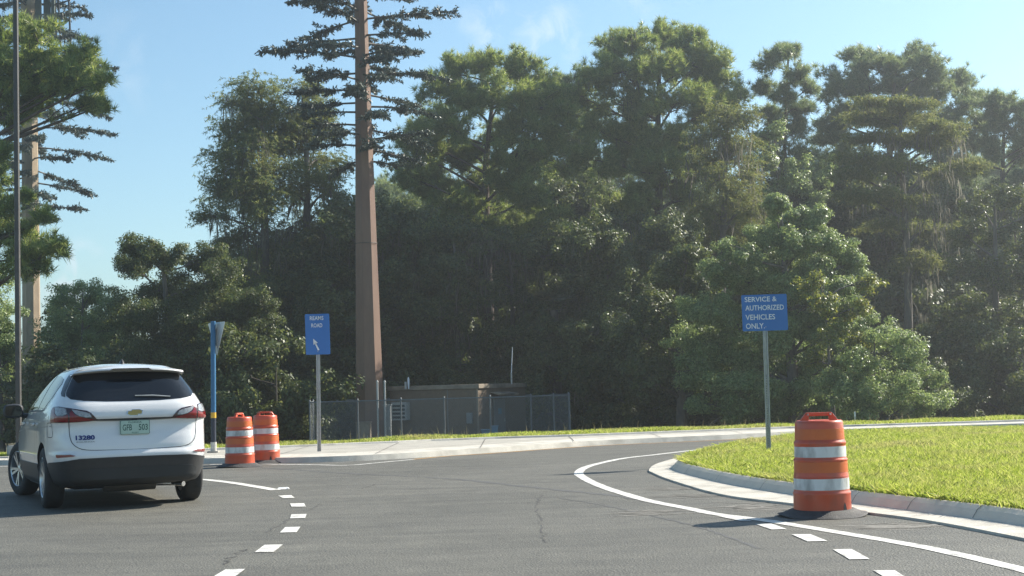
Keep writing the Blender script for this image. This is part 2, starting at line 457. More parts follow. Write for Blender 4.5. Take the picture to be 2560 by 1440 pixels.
class Tubes:
    def __init__(self):
        self.V = []; self.F = []; self.n = 0
    def add(self, pts, rads, n=6):
        V, F = tube_np(pts, rads, n)
        self.V.append(V); self.F.append(F + self.n); self.n += len(V)
    def build(self, name, mat, parent, origin):
        if not self.V:
            return None
        me = np_mesh(name, np.concatenate(self.V) - np.asarray(origin), np.concatenate(self.F))
        return link(name, me, parent, mat, smooth=True)

def text_geo(txt, size=1.0, bold=0.0, extrude=0.0, align='CENTER', sx=1.0, space=1.0):
    cu = bpy.data.curves.new('txt', 'FONT')
    cu.body = txt; cu.size = size; cu.align_x = align; cu.offset = bold; cu.extrude = extrude
    cu.space_character = space; cu.resolution_u = 3
    ob = bpy.data.objects.new('txt', cu)
    COL.objects.link(ob)
    dg = bpy.context.evaluated_depsgraph_get()
    me = bpy.data.meshes.new_from_object(ob.evaluated_get(dg))
    vs = [(v.co.x * sx, v.co.y, v.co.z) for v in me.vertices]
    fs = [tuple(p.vertices) for p in me.polygons]
    bpy.data.objects.remove(ob); bpy.data.curves.remove(cu); bpy.data.meshes.remove(me)
    return vs, fs

def catmull(pts, n=8, closed=False):
    P = [np.asarray(p, float) for p in pts]
    out = []
    m = len(P)
    rng_i = range(m) if closed else range(m - 1)
    for i in rng_i:
        p1, p2 = P[i], P[(i + 1) % m]
        p0 = P[i - 1] if (i > 0 or closed) else p1 + (p1 - p2)
        p3 = P[(i + 2) % m] if (i + 2 < m or closed) else p2 + (p2 - p1)
        for t in np.linspace(0, 1, n, endpoint=False):
            out.append(0.5 * ((2 * p1) + (-p0 + p2) * t + (2 * p0 - 5 * p1 + 4 * p2 - p3) * t * t + (-p0 + 3 * p1 - 3 * p2 + p3) * t ** 3))
    if not closed:
        out.append(P[-1])
    return np.array(out)

def strip(mb, left, right, zl, zr):
    """quad strip between two polylines of equal length."""
    n = len(left)
    vs = [(p[0], p[1], zl) for p in left] + [(p[0], p[1], zr) for p in right]
    mb.add(vs, [(i, i + 1, n + i + 1, n + i) for i in range(n - 1)])
def ribbon(path, width, z, ragged=0.0):
    P = np.asarray(path)[:, :2]
    T = np.gradient(P, axis=0); T /= np.linalg.norm(T, axis=1)[:, None] + 1e-9
    Nn = np.stack([-T[:, 1], T[:, 0]], 1)
    w = np.full(len(P), width / 2) if np.isscalar(width) else np.asarray(width) / 2
    wl_ = w + rng.uniform(-ragged, ragged, len(P)); wr_ = w + rng.uniform(-ragged, ragged, len(P))
    mb = MB(); strip(mb, P + Nn * wl_[:, None], P - Nn * wr_[:, None], z, z)
    return mb
def inside(poly, X, Y):
    poly = np.asarray(poly); c = np.zeros(len(X), bool); j = len(poly) - 1
    for i in range(len(poly)):
        xi, yi = poly[i][:2]; xj, yj = poly[j][:2]
        hit = ((yi > Y) != (yj > Y)) & (X < (xj - xi) * (Y - yi) / (yj - yi + 1e-12) + xi)
        c ^= hit; j = i
    return c

# ================================================================== THE SETTING
# far kerb: road edge A, top edge B, back of the pavement C (all from left to right)
A = np.array([gr(x, y) for x, y in ((-700, 1180), (-200, 1168), (20, 1163), (522, 1159), (699, 1158.5), (783, 1157.5), (849, 1154.5), (892, 1152), (981, 1149.5),
                                    (1080, 1142), (1240, 1131.5), (1415, 1118.5), (1540, 1111), (1720, 1103), (1840, 1097.5), (1975, 1090), (2155, 1082), (2560, 1069), (3000, 1057), (3600, 1043))])
Cc = np.array([gr(x, y, 0.1) for x, y in ((-700, 1160), (-200, 1150), (20, 1146), (525, 1125), (699, 1119), (797, 1115), (900, 1110.5), (1000, 1106.5), (1080, 1102.5),
                                       (1240, 1096.5), (1450, 1090), (1600, 1084.5), (1720, 1080), (1840, 1075.5), (1975, 1070.5), (2155, 1065.5), (2560, 1053), (3000, 1041), (3600, 1027))])
Ax, Ay = A[:, 0], A[:, 1]
Cx, Cy = Cc[:, 0], Cc[:, 1]
def yA(x): return sum(np.interp(np.asarray(x, float) + o, Ax, Ay) for o in np.linspace(-.7, .7, 9)) / 9
def yC(x): return np.maximum(np.interp(x, Cx, Cy), yA(x) + 0.45)
def sstep(t):
    t = np.clip(t, 0, 1); return t * t * (3 - 2 * t)
def ground_h(x, y):
    d = y - yC(x)
    h = -0.05 + 0.13 * sstep((d + 0.9) / 0.8)
    return h - 0.95 * sstep((d - 1.2) / 5.0)

def build_ground():
    xs = np.concatenate([np.linspace(-900, -60, 15), np.linspace(-56, 60, 117), np.linspace(66, 900, 15)])
    ys = np.concatenate([np.linspace(-300, 18, 20), np.linspace(20, 56, 91), np.linspace(58, 120, 32), np.linspace(130, 1500, 18)])
    X, Y = np.meshgrid(xs, ys)
    Z = ground_h(X, Y)
    V = np.stack([X, Y, Z], -1).reshape(-1, 3)
    nx = len(xs)
    i = np.arange(len(ys) - 1)[:, None] * nx + np.arange(nx - 1)[None, :]
    F = np.stack([i, i + 1, i + nx + 1, i + nx], -1).reshape(-1, 4)
    me = np_mesh('ground', V, F)
    tag(link('ground', me, None, M['soil'], True), kind='structure')
build_ground()

xs_f = np.linspace(Ax[0] + 0.1, Ax[-1] - 0.1, 260)
mb = MB()
n = len(xs_f)
far = np.stack([xs_f, yA(xs_f)], 1)
near = np.stack([xs_f, np.full(n, -60.0)], 1)
strip(mb, near, far, 0.0, 0.0)
tag(mb.build('road', M['asphalt'], fix=False), kind='structure')

# pavement and kerb along the far side
H_K = 0.10
far_t = np.stack([xs_f, yA(xs_f) + 0.07], 1)
k_in = np.stack([xs_f, np.minimum(yA(xs_f) + 0.55 + 0.9 * np.exp(-((xs_f - 1.0) / 7.0) ** 2), yC(xs_f) - 0.05)], 1)
mb = MB(); strip(mb, far, far_t, -0.02, H_K)
strip(mb, far_t, k_in, H_K, H_K + 0.015)
tag(mb.build('kerb', M['kerb'], fix=False), kind='structure')
c_in = np.stack([xs_f, np.maximum(yC(xs_f) - 0.28, k_in[:, 1])], 1)
c_out = np.stack([xs_f, yC(xs_f)], 1)
mb = MB(); strip(mb, k_in, c_in, H_K + 0.015, H_K + 0.005)
tag(mb.build('pavement', M['sidewalk'], fix=False), kind='structure')
mb = MB(); strip(mb, c_in, np.stack([xs_f, c_in[:, 1] + 0.03], 1), H_K + 0.003, H_K + 0.045)
strip(mb, np.stack([xs_f, c_in[:, 1] + 0.03], 1), c_out, H_K + 0.045, H_K + 0.045)
strip(mb, c_out, np.stack([xs_f, c_out[:, 1] + 0.02], 1), H_K + 0.045, -0.1)
tag(mb.build('pavement_edge', M['kerb'], fix=False), kind='structure')
mb = MB()
for xj in np.arange(-14, 14, 1.9):
    y0, y1 = float(yA(xj)) + 0.075, float(yC(xj)) - 0.3
    if y1 - y0 > 0.3:
        mb.add([(xj - .008, y0, H_K + .019), (xj + .008, y0, H_K + .019), (xj + .008, y1, H_K + .019), (xj - .008, y1, H_K + .019)], [(0, 1, 2, 3)])
tag(mb.build('pavement_joints', M['joint'], fix=False), kind='structure')

# island kerb on the right: gutter edge, kerb foot, kerb top front, kerb top back
def run_on(pts):
    return [pts[0] + np.array([3.4, -7.5, 0]), pts[0] + np.array([1.2, -3.4, 0])] + pts + [pts[-1] + np.array([11, 1.5, 0]), pts[-1] + np.array([24, 1.0, 0])]
gut = catmull(run_on([gr(x, y, 0.02) for x, y in ((2900, 1420), (2560, 1346), (2319, 1301), (2129, 1276), (1985, 1259), (1805, 1236), (1677, 1200), (1632, 1182), (1622, 1174), (1645, 1158), (1720, 1138), (1820, 1118), (2000, 1098), (2237, 1087), (2560, 1078), (2900, 1069))]), 12)
foot = catmull(run_on([gr(x, y, 0.035) for x, y in ((2900, 1384), (2560, 1315), (2319, 1281), (2129, 1257), (1985, 1237), (1821, 1210), (1712, 1184), (1684, 1174), (1681, 1168), (1700, 1156), (1752, 1140), (1840, 1121), (2010, 1101), (2240, 1089), (2560, 1080), (2900, 1071))]), 12)
def inset(path, d):
    P = path[:, :2]; T = np.gradient(P, axis=0); T /= np.linalg.norm(T, axis=1)[:, None]
    Nn = np.stack([T[:, 1], -T[:, 0]], 1)
    return P + Nn * d
H_I = 0.14
f2 = inset(foot, 0.055); f3 = inset(foot, 0.105); f4 = inset(foot, 0.20)
mb = MB()
strip(mb, inset(gut, 0), inset(gut, 0.004), -0.01, 0.022)
strip(mb, inset(gut, 0.004), foot[:, :2], 0.022, 0.035)
tag(mb.build('gutter', M['kerb'], fix=False), kind='structure')
mb = MB()
strip(mb, foot[:, :2], f2, 0.034, 0.108); strip(mb, f2, f3, 0.108, H_I); strip(mb, f3, f4, H_I, H_I)
ko = tag(mb.build('island_kerb', M['kerb_pale'], fix=False), kind='structure')
ko.data.shade_smooth()
mb = MB()
step_i = 9
for i in range(6, len(foot) - 1, step_i):
    for (p, q, za, zb) in ((foot[i, :2], f2[i], .037, .111), (f2[i], f3[i], .111, H_I + .003), (f3[i], f4[i], H_I + .003, H_I + .003)):
        t = f4[min(i + 1, len(f4) - 1)] - f4[i]; t = t / (np.linalg.norm(t) + 1e-9) * 0.0035
        off = (foot[i, :2] - f4[i]); off = off / (np.linalg.norm(off) + 1e-9) * 0.003
        mb.add([(*(p - t + off), za), (*(p + t + off), za), (*(q + t + off), zb), (*(q - t + off), zb)], [(0, 1, 2, 3)])
tag(mb.build('kerb_joints', M['joint'], fix=False), kind='structure')
isl = [tuple(p) for p in f4] + [(40.0, 8.0), (30.0, -5.0)]
bm = bmesh.new()
bm.faces.new([bm.verts.new((p[0], p[1], H_I - 0.012)) for p in isl])
bmesh.ops.triangulate(bm, faces=bm.faces)
me = bpy.data.meshes.new('lawn'); bm.to_mesh(me); bm.free()
tag(link('lawn', me, None, M['turf']), kind='structure')

# ---- road paint
LZ = 0.004
def line(name, pts, width, mat, z=LZ, rag=0.0, n=10, label=None):
    p = catmull([gr(x, y) for x, y in pts], n)
    return tag(ribbon(p, width, z, rag).build(name, mat, fix=False), kind='structure')
line('road_line', ((1900, 1108), (1720, 1127.5), (1640, 1137), (1555, 1147), (1475, 1165), (1448, 1180), (1456, 1193), (1511, 1219), (1617, 1251), (1720, 1271.5), (1790, 1286), (1908, 1301), (2114, 1334.6), (2319, 1370.6), (2560, 1426), (2800, 1492)), 0.135, M['road_paint'], rag=0.004)
line('road_line', ((470, 1198), (517, 1200), (585, 1208), (638, 1216.5), (690, 1225.5)), 0.15, M['road_paint'], rag=0.004)
line('road_line', ((525, 1161.8), (620, 1160), (717, 1161.6), (797, 1162.6), (849, 1163.8), (889, 1162.5), (942, 1157.5), (1034, 1149)), 0.10, M['road_paint'])
line('road_line', ((-300, 1176), (0, 1166.5), (130, 1164)), 0.12, M['road_paint'])
line('road_line', ((1034, 1148.6), (1120, 1140.6), (1240, 1133), (1415, 1119.8), (1540, 1112.3), (1720, 1104.6), (1850, 1098.5), (1975, 1091.5)), 0.09, M['yellow_paint'])
dashes = [((695.8, 1240), (728, 1238.6), (736.7, 1245.5), (707, 1246)), ((724.9, 1259.7), (760, 1259), (765, 1267.4), (729, 1268)),
          ((728.5, 1287), (766.5, 1286), (763, 1296), (725, 1297)), ((713, 1319), (751, 1318), (741.5, 1331.8), (699.5, 1332.6)),
          ((661.5, 1363.4), (707.4, 1362.6), (683.7, 1381.4), (636.5, 1382)), ((564.4, 1424.6), (613, 1424), (574, 1453), (515, 1454)),
          ((1793, 1291), (1832, 1293), (1880, 1303), (1848, 1303)), ((1888, 1311.5), (1929, 1310.5), (1967, 1324), (1929, 1325)), ((1978, 1337), (2026.5, 1337), (2069, 1354), (2019, 1355)),
          ((2082, 1375), (2129, 1374), (2174.5, 1399), (2124, 1400)), ((2183, 1427.6), (2237, 1427.6), (2283, 1456), (2232, 1457))]
for q in dashes:
    mb = MB(); mb.add([(*gr(x, y)[:2], LZ + 0.0015) for x, y in q], [(3, 2, 1, 0)])
    tag(mb.build('road_dash', M['road_paint'], fix=True), kind='structure')
# seams, cracks and dusty scuffs in the asphalt
def wob(pts, amp, n):
    p = catmull(pts, n)
    return p
line('road_seam', ((560, 1166), (717, 1173), (823, 1181), (1000, 1190), (1120, 1197), (1180, 1202), (1355, 1221), (1542, 1240), (1590, 1249)), 0.10, M['seam'], 0.002, 0.03, 14)
def crack(pts, w=0.016, amp=0.035):
    p = catmull([gr(x, y) for x, y in pts], 14)
    p[:, :2] += rng.normal(0, amp, (len(p), 2)) * 0.5
    ww = np.abs(rng.normal(w * .75, w * 0.5, len(p))) + 0.002
    tag(ribbon(p, ww, 0.003).build('road_crack', M['crack'], fix=False), kind='structure')
crack(((1357, 1237), (1340, 1267), (1352, 1302), (1357, 1335), (1370, 1357)), 0.013)
crack(((725, 1299), (665, 1332)), 0.018); crack(((615, 1374), (599, 1382), (554, 1413)), 0.018)
crack(((802, 1260), (775, 1275)), 0.012); crack(((940, 1210), (905, 1222)), 0.012)
line('road_seam', ((1400, 1246), (1500, 1262), (1640, 1292), (1760, 1322), (1900, 1372)), 0.035, M['seam'], 0.002, 0.015, 14)

def scuff(cx, cy, w, h, seed):
    r2 = np.random.default_rng(seed)
    mb = MB()
    for k in range(26):
        x = cx + r2.normal(0, w); y = cy + r2.normal(0, h)
        L = abs(r2.normal(0.20, 0.12)) + 0.05; W = abs(r2.normal(0.018, 0.01)) + 0.005
        a = r2.normal(0.1, 0.25)
        c = gr(x, y)[:2]; u = np.array([math.cos(a), math.sin(a)]) * L; v = np.array([-math.sin(a), math.cos(a)]) * W
        pts = [c - u, c - u * .3 + v, c + u * .5 + v * .7, c + u, c + u * .4 - v, c - u * .5 - v * .8]
        mb.add([(p[0], p[1], 0.0015 + 0.0001 * k) for p in pts], [tuple(range(6))])
    tag(mb.build('road_scuff', M['dust'], fix=True), kind='structure')
scuff(1690, 1222, 40, 4, 1); scuff(1780, 1244, 70, 6, 2); scuff(1900, 1268, 50, 5, 3); scuff(2230, 1316, 50, 5, 4); scuff(1640, 1282, 45, 4, 5)

# a raised road reflector
o = empty('road_reflector', gr(708, 1222))
tag(o, 'small white road reflector just past the end of the left solid line', 'reflector')
mb = MB(); mb.add([(-.075, -.06, 0), (.075, -.06, 0), (.075, .06, 0), (-.075, .06, 0), (-.06, -.02, .018), (.06, -.02, .018), (.06, .03, .018), (-.06, .03, .018)],
                  [(3, 2, 1, 0), (4, 5, 6, 7), (0, 1, 5, 4), (1, 2, 6, 5), (2, 3, 7, 6), (3, 0, 4, 7)])
mb.build('housing', M['white_letter'], o)
MB().box((.07, -.045, .008), (.02, .02, .006)).build('lens', M['chrome'], o)

# ---- grass
def blades(name, X, Y, Z, hgt, wid, mat, label, lean=0.45, r2=None, seg2=True):
    r2 = r2 or rng
    n = len(X)
    a = r2.uniform(0, 2 * np.pi, n); b = r2.uniform(0, 2 * np.pi, n)
    hh = hgt * r2.uniform(0.55, 1.25, n); ww = wid * r2.uniform(0.6, 1.4, n)
    base = np.stack([X, Y, Z], 1)
    u = np.stack([np.cos(a), np.sin(a), np.zeros(n)], 1) * ww[:, None]
    ln = np.abs(r2.normal(0, lean, n))
    dv = np.stack([np.cos(b) * ln, np.sin(b) * ln, np.ones(n)], 1) * hh[:, None]
    mid = base + dv * 0.55; tip = base + dv * np.array([1.35, 1.35, 0.95])
    V = np.stack([base - u, base + u, mid + u * .7, tip, mid - u * .7], 1)
    me = np_mesh(name, V.reshape(-1, 3), np.arange(n * 5).reshape(-1, 5))
    return tag(link(name, me, None, mat), label, 'grass', kind='stuff')
isl_np = np.array(isl)
def noise2(x, y, r2, k=7, f=0.6):
    out = np.zeros_like(x)
    for _ in range(k):
        a = r2.uniform(0, 2 * np.pi); ff = f * r2.uniform(0.4, 2.2); p = r2.uniform(0, 6.28)
        out += np.sin(ff * (np.cos(a) * x + np.sin(a) * y) + p)
    return out / k
r2 = np.random.default_rng(11)
N0 = 1600000
gx = r2.uniform(1.2, 17, N0); gy = r2.uniform(9.0, 31, N0)
ok = inside(isl_np, gx, gy) & (gx / gy < 0.56)
gx, gy = gx[ok], gy[ok]
dens = np.clip((14.0 / gy) ** 1.3, 0.25, 1) * np.clip(0.70 + 1.1 * noise2(gx, gy, r2, 9, 0.9), 0.10, 1)
ok = r2.uniform(0, 1, len(gx)) < dens
gx, gy = gx[ok], gy[ok]
vary = 1 + 0.75 * noise2(gx, gy, r2, 8, 1.1)
blades('island_grass', gx, gy, np.full(len(gx), H_I - 0.012), 0.088 * vary, 0.0031 * (1 + gy / 30), M['grass'], 'bright green lawn grass covering the kerbed island behind the drum', 0.5, r2)
# ragged fringe overhanging the kerb
e = inset(foot, 0.20); ii = r2.integers(0, len(e) - 1, 16000); tt = r2.uniform(0, 1, 16000)[:, None]
pt = e[ii] * (1 - tt) + e[ii + 1] * tt
pt = pt + r2.normal(0, 0.035, pt.shape)
blades('kerb_grass', pt[:, 0], pt[:, 1], np.full(len(pt), H_I - 0.01), 0.075, 0.006, M['grass'], 'ragged grass fringe spilling over the island kerb', 0.8, r2)
# verge beyond the pavement
nv = 130000
vx = r2.uniform(-17, 16, nv); vd = r2.uniform(0.02, 2.6, nv); vy = yC(vx) + vd
vk = r2.uniform(0, 1, nv) < np.clip(0.85 + 0.7 * noise2(vx, vd * 2, r2, 8, 1.6), 0.15, 1)
vx, vy = vx[vk], vy[vk]
blades('verge_grass', vx, vy, ground_h(vx, vy), 0.115 * (1 + 0.5 * noise2(vx, vy, r2, 8, 2.0)), 0.011, M['grass'], 'sunlit rough grass verge behind the far pavement', 0.5, r2)
ns = 650
vx = r2.uniform(-15, 15, ns)
keep = r2.uniform(0, 1, ns) < np.clip(0.45 + 0.9 * noise2(vx, vx * 0, r2, 8, 1.3), 0.03, 1)
vx = vx[keep]; vy = yC(vx) + r2.uniform(0.6, 2.4, len(vx))
blades('seed_grass', vx, vy, ground_h(vx, vy), 0.30, 0.005, M['seed_stalk'], 'tall pale seeding grass stalks along the verge', 0.35, r2)
nr = 60000
vx = r2.uniform(-24, 20, nr); vy = yC(vx) + r2.uniform(2.4, 9, nr)
blades('rough_grass', vx, vy, ground_h(vx, vy), 0.22, 0.012, M['pine'], 'dark rough grass in the shade before the woods', 0.5, r2)

# ================================================================== TREES
UP = np.array([0, 0, 1.0])
def unit(v):
    return v / (np.linalg.norm(v, axis=-1, keepdims=True) + 1e-9)
def rvec(n, g):
    return unit(g.normal(0, 1, (n, 3)))

def pine_needles(C, D, g, K=18, ln=0.27, w=0.013):
    n = len(C)
    d = unit(D[:, None, :] * 0.75 + g.normal(0, 0.62, (n, K, 3)))
    L = ln * g.uniform(0.7, 1.2, (n, K, 1))
    b = C[:, None, :] + d * 0.02 + g.normal(0, 0.025, (n, K, 3))
    u = unit(np.cross(d, g.normal(0, 1, (n, K, 3)))) * w
    V = np.stack([b - u, b + u, b + d * L], 2)
    return V.reshape(-1, 3)
def broad_leaves(C, D, g, s=0.11, asp=0.5):
    n = len(C)
    nr_ = unit(D * 1.0 + UP * 0.35 + g.normal(0, 0.42, (n, 3)))
    a = unit(np.cross(nr_, g.normal(0, 1, (n, 3)))); b = np.cross(nr_, a)
    ss = (s * g.uniform(0.6, 1.3, n))[:, None]
    V = np.stack([C - a * ss * .5, C + b * ss * .5 * asp, C + a * ss * .5, C - b * ss * .5 * asp], 1)
    return V.reshape(-1, 3)
def cyp_sprays(C, D, g, K=16, ln=0.6, w=0.022, fl=0.17):
    n = len(C)
    t = g.uniform(0, 1, (n, K, 1)); L = ln * g.uniform(0.6, 1.3, (n, 1, 1))
    pos = C[:, None, :] + D[:, None, :] * t * L - UP * (t ** 2) * L * 0.25
    d = unit(g.normal(0, 0.7, (n, K, 3)) + D[:, None, :] * 0.4 + np.array([0, 0, -0.45]))
    u = unit(np.cross(d, g.normal(0, 1, (n, K, 3)))) * w
    V = np.stack([pos - u, pos + u, pos + d * fl * g.uniform(.6, 1.3, (n, K, 1))], 2)
    return V.reshape(-1, 3)
def moss_strands(C, g, ln=1.2, w=0.04, spread=0.11, k=6):
    n = len(C) * k
    P = np.repeat(C, k, 0) + g.normal(0, spread, (n, 3)) * np.array([1, 1, 0.5])
    L = (np.repeat(g.uniform(0.4, 1.3, len(C)), k) * ln * g.uniform(0.4, 1.1, n))[:, None]
    a = g.uniform(0, np.pi, n)
    u = np.stack([np.cos(a), np.sin(a), np.zeros(n)], 1) * w * g.uniform(.5, 1.4, (n, 1))
    sway = g.normal(0, 0.16, (n, 3)) * np.array([1, 1, 0]) * L
    p1 = P - UP * L * 0.45 + sway * .7; p2 = P - UP * L + sway
    j = g.normal(0, 0.03, (n, 3))
    V = np.stack([P - u * .5, P + u * .5, p1 + u + j, p2, p1 - u + j], 1)
    return V.reshape(-1, 3)

def bend(p, q, g, m=5, sag=0.0, amp=0.06):
    t = np.linspace(0, 1, m)[:, None]
    L = np.linalg.norm(q - p)
    c = p * (1 - t) + q * t
    c = c + np.sin(t * np.pi) * (g.normal(0, amp, 3) * L)[None, :] + UP * np.sin(t * np.pi) * sag * L
    return c

TREES = []
def tree(kind, name, label, cat, base, Y, blobs, trunk=None, r0=0.22, leaf='pine', bark='bark', dens=1.0, seed=0, moss=0, mossln=1.3,
         group=None, sub=9, limb_r=0.05, depth=0.8, leaf_size=None, vine=0, Zb=None, moss_px=None, flat=0.85):
    """blobs: crown clumps (px, py, rx, ry) in photo pixels at distance Y; trunk: pixel points the trunk passes."""
    g = np.random.default_rng(seed + 1000)
    sc = ppm(Y)
    bx = at(base, 1000, Y)[0]
    zb = float(ground_h(np.array([bx]), np.array([Y]))[0]) if Zb is None else Zb
    org = np.array([bx, Y, zb])
    root = empty(name, org)
    tag(root, label, cat, group)
    B = []
    for (px, py, rx, ry) in blobs:
        dz = g.uniform(-0.75, 0.75) * depth * 140 / sc
        if kind == 'pine': ry = ry * 1.3
        if kind == 'cypress': rx, ry = (rx * 0.98, ry * 1.25) if flat > .7 else (rx, ry * 1.1)
        c = at(px, py, Y + dz)
        B.append((c, np.array([rx / sc, depth * (rx + ry) * .5 / sc, ry / sc])))
    tops = sorted(B, key=lambda b: -b[0][2])
    tpts = [org - UP * 0.1]
    if trunk:
        for (px, py) in trunk:
            tpts.append(at(px, py, Y))
    else:
        c = tops[0][0].copy(); c[0] = 0.5 * c[0] + 0.5 * bx; c[1] = Y; tpts.append(c)
    tp = catmull(tpts, 8)
    h = np.linspace(0, 1, len(tp))
    tr = r0 * (1 - 0.80 * h) * (1 + 0.35 * np.exp(-h * 14))
    tr = tr * (1 + g.normal(0, 0.03, len(tp)))
    T = Tubes(); T.add(tp, tr, 9)
    LB = Tubes()
    tuftC, tuftD, mossC, subs = [], [], [], []
    for (c, rad) in B:
        # limb leaves the trunk somewhat below the clump
        zc = c[2] - 0.35 * abs(c[0] - bx) - rad[2] * 0.5
        k = int(np.argmin(np.abs(tp[:, 2] - zc)))
        st = tp[min(k, len(tp) - 2)]
        lp = bend(st, c, g, 6, 0.05 if kind != 'broad' else 0.02, 0.05)
        lr = np.linspace(max(0.03, min(limb_r * 1.6, tr[k] * .6)), limb_r * .35, 6)
        LB.add(lp, lr, 6)
        ns_ = max(4, int(sub * (0.6 + 0.4 * rad[0])))
        for s in range(ns_):
            d = rvec(1, g)[0]
            if kind == 'cypress':
                d[2] *= flat
            else:
                d[2] = d[2] * 0.8 + 0.15
            rr = g.uniform(0.75, 1.08)
            e_ = c + d * rad * rr
            s0 = lp[g.integers(3, 6)]
            sp = bend(s0, e_, g, 5, 0.04, 0.08)
            LB.add(sp, np.linspace(limb_r * .38, limb_r * .12, 5), 4)
            subs.append((sp, unit(e_ - c + UP * 0.2), rad))
    for (sp, d, rad) in subs:
        size = (rad[0] * rad[2]) ** 0.5
        if kind == 'pine':
            nt = int(22 * dens * size) + 7
            t = 1 - 0.75 * g.uniform(0, 1, nt) ** 1.8
            idx = np.clip(t * 4, 0, 3.999); i0 = idx.astype(int); f = (idx - i0)[:, None]
            p = sp[i0] * (1 - f) + sp[i0 + 1] * f + g.normal(0, 0.10 + 0.13 * size, (nt, 3)) * np.array([1, 1, .7])
            tuftC.append(p); tuftD.append(unit(d[None] + g.normal(0, .5, (nt, 3)) + UP * .45))
        elif kind == 'cypress':
            nt = int(30 * dens * size) + 10
            t = g.uniform(0.15, 1.05, nt); idx = np.clip(t * 4, 0, 3.999); i0 = idx.astype(int); f = (idx - i0)[:, None]
            p = sp[i0] * (1 - f) + sp[i0 + 1] * f + g.normal(0, 0.12 + .12 * size, (nt, 3)) * np.array([1, 1, .3 + .6 * (flat > .7)])
            dd = d[None] + g.normal(0, .6, (nt, 3)); dd[:, 2] = dd[:, 2] * .3 - .1
            tuftC.append(p); tuftD.append(unit(dd))
        else:
            # leaf clumps gathered round the branch end
            nc = int(3 + 3 * size)
            for q in range(nc):
                tt = g.uniform(0.45, 1.08)
                cc = sp[0] * (1 - tt) + sp[-1] * tt + g.normal(0, .16 * size, 3)
                nl = int(66 * dens * (0.6 + size * .8))
                rr = 0.17 + 0.20 * size * g.uniform(.6, 1.2)
                off = g.normal(0, 1, (nl, 3)); off = off / (np.linalg.norm(off, axis=1)[:, None] + 1e-9) * (g.uniform(0.15, 1, (nl, 1)) ** .5) * rr
                tuftC.append(cc + off * np.array([1, 1, .75])); tuftD.append(unit(off / rr + d * .35))
        if moss and g.uniform() < moss:
            mossC.append(sp[g.integers(1, 5, 4)] + g.normal(0, .15, (4, 3)))
    C = np.concatenate(tuftC); D = np.concatenate(tuftD)
    T.build('trunk', M[bark], root, org)
    LB.build('limbs', M[bark], root, org)
    if kind == 'pine':
        V = pine_needles(C, D, g, 26, (leaf_size or 0.34), 0.0155)
        k = 3
    elif kind == 'cypress':
        V = cyp_sprays(C, D, g, 15, 0.5, 0.019 if Y < 80 else .026, leaf_size or 0.16); k = 3
    else:
        V = broad_leaves(C, D, g, leaf_size or 0.13, 0.55); k = 4
    tri_soup('crown', V - org, root, M[leaf], k)
    if moss_px:
        for (x0, x1, y0, y1, cnt) in moss_px:
            P = np.array([at(g.uniform(x0, x1), g.uniform(y0, y1), Y - g.uniform(.2, 1.6)) for _ in range(cnt)])
            mossC.append(P)
    if mossC:
        V = moss_strands(np.concatenate(mossC), g, mossln, 0.017)
        tag(tri_soup('moss', V - org, root, M['moss'], 5), kind='stuff')
    return root

